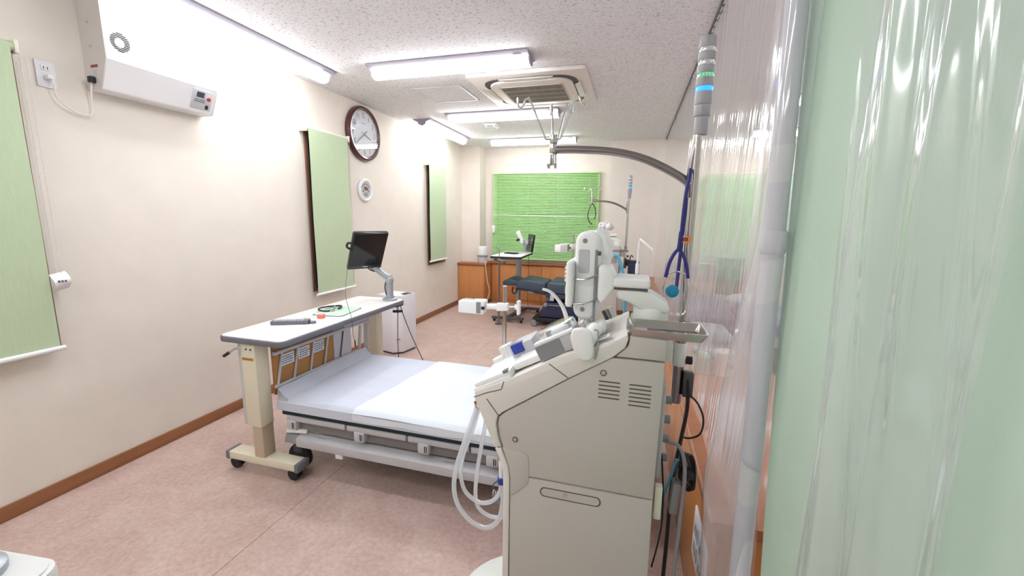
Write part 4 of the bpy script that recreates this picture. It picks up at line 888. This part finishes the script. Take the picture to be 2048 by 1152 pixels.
# steel tray
tr = thing('steel_tray','shallow rectangular stainless steel tray on the near infusion pole','tray',(2.835,1.16,1.128))
def ring(x0,x1,y0,y1,r,z): return [(p[0],p[1],z) for p in rrect(x0,x1,y0,y1,r,4)]
TX0,TX1,TY0,TY1 = 2.738,2.930,1.100,1.222
lv_ = [ring(TX0-.004,TX1+.004,TY0-.004,TY1+.004,.012,1.1495),ring(TX0-.004,TX1+.004,TY0-.004,TY1+.004,.012,1.152),ring(TX0,TX1,TY0,TY1,.01,1.152),ring(TX0+.009,TX1-.009,TY0+.009,TY1-.009,.012,1.1315),ring(TX0+.011,TX1-.011,TY0+.011,TY1-.011,.012,1.130)]
b = MB(); n_ = len(lv_[0])
for l_ in lv_: b.add(l_,[])
for k in range(4): b.f += [(k*n_+i,k*n_+(i+1)%n_,(k+1)*n_+(i+1)%n_,(k+1)*n_+i) for i in range(n_)]
b.f.append(tuple(range(4*n_,5*n_)))
lo = [ring(TX0+.007,TX1-.007,TY0+.007,TY1-.007,.012,1.1285)]
b.add(lo[0],[]); b.f += [(i,(i+1)%n_,5*n_+(i+1)%n_,5*n_+i) for i in range(n_)]; b.f.append(tuple(range(5*n_,6*n_)))
b.build('pan','tray_steel',tr,ang=30)
box(2.885,2.911,1.20,1.36,1.1225,1.1282).build('mounting_strap','steel_dark',tr,bevel=.001)
trc = copy_tree(tr,(2.835+DM2[0],1.16+DM2[1],1.128-.06),'distant steel tray on the far machine\'s infusion pole')
# hanging stethoscope
hs = thing('hanging_stethoscope','dark blue stethoscope with orange tag hanging from the near pole arm','stethoscope',(2.88,1.33,1.56))
MB().tube([(2.872,1.322,1.40),(2.875,1.322,1.50),(2.882,1.325,1.562),(2.884,1.345,1.578),(2.886,1.368,1.565),(2.882,1.366,1.45),(2.876,1.345,1.33),(2.870,1.318,1.235)],.0052,10,6).build('tubing','steth_blue',hs)
MB().tube([(2.872,1.322,1.40),(2.870,1.32,1.36),(2.868,1.32,1.345)],.007,10,3).build('yoke','steth_blue',hs)
for s_,ex in ((-1,2.846),(1,2.905)):
    MB().tube([(2.868,1.32,1.35),(2.868+s_*.012,1.318,1.335),(2.868+s_*.024,1.315,1.305),(2.868+s_*.031,1.312,1.265)],.0052,10,5).build('rubber_branch','steth_blue',hs)
    MB().tube([(2.868+s_*.031,1.312,1.268),(2.868+s_*.037,1.31,1.22),(2.868+s_*.030,1.305,1.165),(2.868+s_*.012,1.30,1.152)],.0026,8,6).build('metal_branch','chrome',hs)
    MB().ell((2.868+s_*.010,1.298,1.156),.006,.006,.007,12,8).build('ear_tip','white',hs)
MB().tube([(2.842,1.313,1.275),(2.868,1.30,1.285),(2.896,1.313,1.275)],.0022,8,5).build('spring','chrome',hs)
MB().cyl((2.858,1.312,1.225),(2.858,1.300,1.225),.019,n=26).build('chest_piece','cyan',hs,bevel=.003); MB().cyl((2.862,1.300,1.225),(2.862,1.294,1.225),.010,n=18).build('bell','cyan',hs,bevel=.002)
tg = MB().obox((2.885,1.318,1.378),.024,.003,.02,Matrix.Rotation(.1,3,'Y')).build('orange_tag','orange',hs)
b = MB()
for k in range(3): b.box(2.876+k*.0055,2.8795+k*.0055,1.3158,1.3164,1.373,1.384)
b.build('tag_print','ink',tg)
# loose black loop hanging on the far infusion pole
tag(MB().tube([(2.25,5.105,1.62),(2.215,5.105,1.55),(2.205,5.105,1.46),(2.225,5.105,1.40),(2.26,5.105,1.37)],.005,8,6).tube([(2.25,5.105,1.62),(2.285,5.105,1.56),(2.295,5.105,1.48),(2.28,5.105,1.43)],.005,8,6).build('hanging_loop','black'),'thin black loop hanging from the distant pole hook','loop')
tag(MB().tube([(2.535,4.80,1.02),(2.56,4.80,1.035),(2.60,4.80,1.0),(2.645,4.80,.87),(2.675,4.80,.72),(2.69,4.80,.5),(2.70,4.80,.25),(2.70,4.80,.02)],.018,10,6).build('blue_hose','hose_blue'),'light blue hose curving down beside the distant machine','hose')
bg = thing('navy_bag','dark navy bag hanging beside the distant infusion pole','bag',(2.78,5.05,.85))
MB().prism(rrect(2.70,2.83,.78,.96,.03),'y',5.02,5.10).build('pouch','navy',bg,bevel=.012,seg=3); MB().tube([(2.72,5.06,.95),(2.72,5.06,1.0),(2.735,5.06,1.02),(2.75,5.06,1.0)],.006,8,4).build('strap','black',bg)
MB().prism(rrect(2.705,2.825,.93,.965,.012),'y',5.015,5.105).build('flap','navy',bg,bevel=.006)
# small screen frame behind the machine
sf = thing('splash_screen','small clear splash screen in a white tube frame behind the machine arm','screen',(2.78,3.05,0))
MB().tube([(2.775,3.05,.015),(2.776,3.05,.5),(2.778,3.05,1.12),(2.785,3.05,1.28),(2.80,3.0,1.29),(2.868,2.96,1.235)],.008,10,4).build('tube_frame','white',sf); MB().cyl((2.778,3.05,1.06),(2.778,3.05,1.13),.013,n=14).build('joint','white',sf); MB().ell((2.87,2.958,1.233),.011,.011,.011).build('frame_end','white',sf)
MB().add([(2.79,3.03,1.28),(2.862,2.962,1.232),(2.862,2.962,.90),(2.79,3.03,.90)],[(0,1,2,3)]).build('clear_sheet','acrylic',sf)
box(2.68,2.90,2.93,3.15,.0,.02).build('foot','white',sf,bevel=.004)
# ============================================================ CABLES BEHIND THE MACHINE
def cable(name,pts,r,m_,label): return tag(MB().tube(pts,r,8,6).build(name,m_),label,'cable')
cable('black_cable',[(2.925,1.33,.95),(2.93,1.32,.86),(2.915,1.30,.74),(2.90,1.28,.62),(2.895,1.25,.45),(2.89,1.22,.25),(2.90,1.25,.02)],.006,'black','thick black cable running down behind the machine')
cable('thin_black_cable',[(2.93,1.33,.90),(2.955,1.31,.885),(2.975,1.30,.84),(2.97,1.30,.79),(2.94,1.31,.765),(2.915,1.31,.77)],.003,'black','thin black cable making a loop beside the infusion pole')
cable('grey_cable',[(2.872,1.20,.80),(2.895,1.19,.80),(2.912,1.18,.77),(2.918,1.17,.70),(2.912,1.15,.55),(2.905,1.14,.3),(2.91,1.15,.02)],.0055,'mid_grey','grey cable arching out of the machine back down to the floor')
cable('rear_wire',[(2.855,1.20,.76),(2.865,1.19,.66),(2.87,1.19,.55),(2.862,1.18,.48),(2.85,1.18,.40)],.0025,'black','thin black wire hugging the machine back edge')
cable('blue_wire',[(2.90,1.22,.74),(2.885,1.21,.68),(2.87,1.20,.63),(2.865,1.2,.56)],.004,'hose_blue','short light blue wire behind the machine')
co = thing('cable_bundle','coiled black cable bundle tied up behind the machine','cable',(2.93,1.22,.72))
for k in range(5):
    ph = k*.35
    MB().tube([(2.928+.022*math.cos(a+ph),1.20+.012*math.sin(2*a)+.004*k,.715+.055*math.sin(a)) for a in [i*2*PI/20 for i in range(21)]],.003,7).build('loop','black',co)
box(2.912,2.945,1.18,1.225,.705,.722).build('tie','rubber',co,bevel=.003)
aa = thing('power_adapter','grey rectangular power adapter hanging behind the machine','adapter',(2.895,1.20,.63))
MB().obox((2.898,1.19,.64),.022,.035,.10,Matrix.Rotation(.06,3,'Y')).build('brick','mid_grey',aa,bevel=.004); MB().tube([(2.898,1.19,.69),(2.90,1.20,.72),(2.91,1.22,.74)],.003,6,4).build('lead','dark_grey',aa)
po = thing('partition_outlet','white multi-socket plate on the wooden partition behind the machine','outlet',(3.01,1.33,.40))
box(3.004,3.012,1.22,1.45,.27,.45).build('plate','white_metal',po,bevel=.003)
for k in range(2):
    for j in range(2):
        s_ = box(3.001,3.004,1.25+k*.10,1.32+k*.10,.30+j*.07,.355+j*.07).build('socket','light_grey',po,bevel=.001)
        for q in (.022,.048): box(3.0004,3.001,1.25+k*.10+q-.003,1.25+k*.10+q+.003,.315+j*.07,.34+j*.07).build('slot','dark_grey',s_)
# ============================================================ CURTAINS ON THE RIGHT
rl = thing('curtain_rail','thin grey curtain rail with clear hooks along the ceiling edge','curtain rail',(3.11,3,H))
box(3.10,3.12,-1.4,6.38,H-.022,H-.001).build('track','dark_grey',rl)
b = MB()
for k in range(62): yy = 1.15+k*.084; b.tube([(3.11,yy,H-.02),(3.106,yy,H-.033),(3.102,yy+.004,H-.045)],.0035,5)
b.build('hooks','lens_clear',rl)
def fold(y): return .006*math.sin(2*PI*y/.41)+.0016*math.sin(2*PI*y/.173+1.0)+.006*math.sin(2*PI*y/.97)
def far_sheet(u,v):
    y = 1.18+(6.36-1.18)*u; z = 2.508-(2.508-.612)*v
    x = 3.108-.06*v**1.6+fold(y)*(.08+.92*v**1.4)+.004*noise.noise(Vector((y*4,z*1.5,1)))
    return (max(x,3.0),y,z+.006*math.sin(2*PI*y/.084)*(1-v)**8)
tag(MB().grid(far_sheet,260,26).build('vinyl_curtain','vinyl',base=(3.1,3.8,1.5),ang=80),'long clear vinyl curtain hanging from the rail beside the infusion pole','curtain')
PLAN = [(3.078,1.062),(3.048,1.028),(None,1.04),(None,1.10),(3.045,1.19),(3.085,1.30),(3.07,1.40),(3.10,1.52)]
def xb(z):
    if z > 1.4: return 3.012
    if z > .8: return 3.012-(1.4-z)/.6*.056
    return 2.956+min(.8-z,.3)*.05
def edge_sheet(u,v):
    z = 2.50-(2.50-.03)*v; pts = [Vector(((xb(z) if p[0] is None else p[0]), p[1],0)) for p in PLAN]
    pts = [Vector((p.x,min(p.y,1.52 if z > .75 else (1.12 if z < .60 else 1.12+.4*(z-.60)/.15)),0)) for p in pts]
    sp = spline(pts,8); q = sp[min(int(round(u*(len(sp)-1))),len(sp)-1)]
    return (q.x+.006*noise.noise(Vector((q.y*6,z*2,5))), q.y+.008*noise.noise(Vector((z*2.2,q.y*3,9))), z)
tag(MB().grid(edge_sheet,56,60).build('hazy_curtain','vinyl_near',base=(3.0,1.1,1.3),ang=80),'hazy clear vinyl panel bulging around the white support post','curtain')
sp_ = thing('support_post','white round support post behind clear vinyl with strips of white tape','post',(3.045,1.08,0))
MB().cyl((3.045,1.012,.0),(3.045,1.15,H-.002),.023,n=24).build('shaft','pole_white',sp_)
MB().lathe([(.024,0),(.027,.004),(.027,.05),(.024,.054)],(3.045,1.086,1.36),n=24).build('joint_sleeve','pole_white',sp_)
for z,dz,a in ((1.30,.05,.35),(.80,.05,-.5),(1.56,.04,.1)):
    def tp_(u,v,z=z,dz=dz,a=a):
        th_ = -2.9+2.6*u; r_ = .0245+.001*math.sin(4*u)
        return (3.045+r_*math.cos(th_),1.045+.054*(z-.61)+r_*math.sin(th_),z+dz*2*(v-.5)+.05*a*(u-.5))
    MB().grid(tp_,14,4).build('tape','tape',sp_)
def green_sheet(u,v):
    z = 2.52-2.49*v; ye = 1.01+.11*(z-.56); y = ye-(2.3+ye-1.01)*u
    e = max(0,1-u/.04)
    return (3.085+.008*math.sin(2*PI*y/.63)+.004*noise.noise(Vector((y*3,z,2)))+(.0 if z>.62 else -.0), y+.012*math.sin(2.4*z)*e-.02*v*e, z)
gs = MB().grid(green_sheet,110,30)
tag(gs.build('green_curtain','green_cloth',base=(3.09,0,1.5),ang=80),'pale green opaque curtain filling the right edge of the picture','curtain')
def strip_sheet(u,v):
    y = .80-.34*u; z = 2.46-2.40*v
    x = 3.045+.012*math.sin(2*PI*(y+.02*z)/.13)*(1-.3*v)+.007*math.sin(2*PI*(y-.05*z)/.052)*(1-v)+.005*noise.noise(Vector((y*14,z*2.5,4)))
    return (min(x,3.07)+.0, y-.03*v, z)
tag(MB().grid(strip_sheet,90,60).build('vinyl_strip','vinyl_near',base=(3.04,.6,1.3),ang=80),'clear glossy vinyl strip hanging in front of the green curtain','curtain')
# ============================================================ BEYOND THE CURTAIN
b2 = thing('neighbour_bed','bed beyond the clear curtain with lilac-grey blanket','bed',(4.4,4.2,0))
pad(3.62,5.4,3.75,4.65,.42,.55,.01,40,24,8,.04).build('mattress','sheet_white',b2,ang=60)
pad(3.66,5.3,3.72,4.4,.52,.66,.03,40,24,5,.06).build('blanket','blanket',b2,ang=60)
box(3.6,5.4,3.78,4.62,.28,.42).build('frame','bed_frame',b2,bevel=.01)
for xx in (3.75,5.25):
    for yy in (3.85,4.5): MB().cyl((xx,yy,.05),(xx,yy+.03,.05),.05,n=16).box(xx-.02,xx+.02,yy,yy+.03,.08,.28).build('caster','rubber',b2)
tag(MB().ell((3.85,4.52,.66),.2,.13,.07,24,14).build('pillow','sheet_white',base=(3.85,4.52,.6)),'white pillow on the bed beyond the clear curtain','pillow')
tw = thing('folded_towels','crumpled white towels on the partition counter behind the vinyl','towel',(3.28,3.0,.61))
pad(3.17,3.40,2.82,3.20,.611,.72,.03,24,24,11,.05).build('towel','sheet_white',tw,ang=60)
tag(pad(3.13,3.50,3.30,4.10,.611,.77,.035,30,30,21,.06).build('folded_blanket','blanket',base=(3.3,3.7,.611),ang=60),'lilac-grey folded blanket heaped on the counter behind the vinyl curtain','blanket')
tbx = thing('teal_box','light teal open box on the wooden counter behind the vinyl curtain','box',(3.14,2.45,.61))
b = MB().box(3.10,3.20,2.36,2.52,.611,.616)
for a in ((3.10,3.104,2.36,2.52),(3.196,3.20,2.36,2.52),(3.10,3.20,2.36,2.364),(3.10,3.20,2.516,2.52)): b.box(*a,.611,.70)
b.build('bin','teal',tbx,bevel=.001); MB().ell((3.15,2.44,.69),.04,.06,.025,14,8).build('contents','mint',tbx)
cn = thing('white_canister','white round canister with a red label on the wooden counter','canister',(3.25,2.40,.61))
MB().lathe([(0,0),(.05,0),(.052,.004),(.052,.115),(.048,.12),(0,.121)],(3.25,2.40,.611),n=26).build('drum','machine_white',cn)
MB().lathe([(.0524,.045),(.0526,.047),(.0526,.07),(.0524,.072)],(3.25,2.40,.611),n=26,ang=PI*.55).xf(Matrix.Translation((3.25,2.40,0))@Matrix.Rotation(math.radians(200),4,'Z')@Matrix.Translation((-3.25,-2.40,0))).build('red_label','red',cn)
MB().lathe([(.054,.112),(.054,.128),(.05,.132),(0,.132)],(3.25,2.40,.611),n=26).build('lid','white',cn)
tag(MB().grid(lambda u,v:(3.68+.25*u,5.2+.03*math.sin(9*u),1.02-.42*v),16,8).build('teal_cloth','teal_cloth',base=(3.8,5.2,.8)),'teal cloth hanging on the stand beyond the clear curtain','cloth')
cs = thing('cloth_stand','slim steel stand holding the teal cloth beyond the curtain','stand',(3.8,5.2,0))
MB().tube([(3.66,5.2,.02),(3.66,5.2,1.03),(3.95,5.2,1.03),(3.95,5.2,.02)],.009,8).build('frame','steel',cs); box(3.62,3.70,5.05,5.35,0,.02).box(3.91,3.99,5.05,5.35,0,.02).build('feet','dark_grey',cs)
rb = thing('far_roller_blind','pale green roller blind on the far wall beyond the clear curtain','blind',(4.5,6.75,2.1))
MB().grid(lambda u,v:(3.7+1.5*u,6.74,2.1-1.3*v),6,6).build('fabric','mint',rb); MB().cyl((3.69,6.75,2.1),(5.21,6.75,2.1),.02,n=14).build('roller','cream',rb); MB().cyl((3.69,6.74,.8),(5.21,6.74,.8),.012,n=10).build('bottom_bar','white',rb)
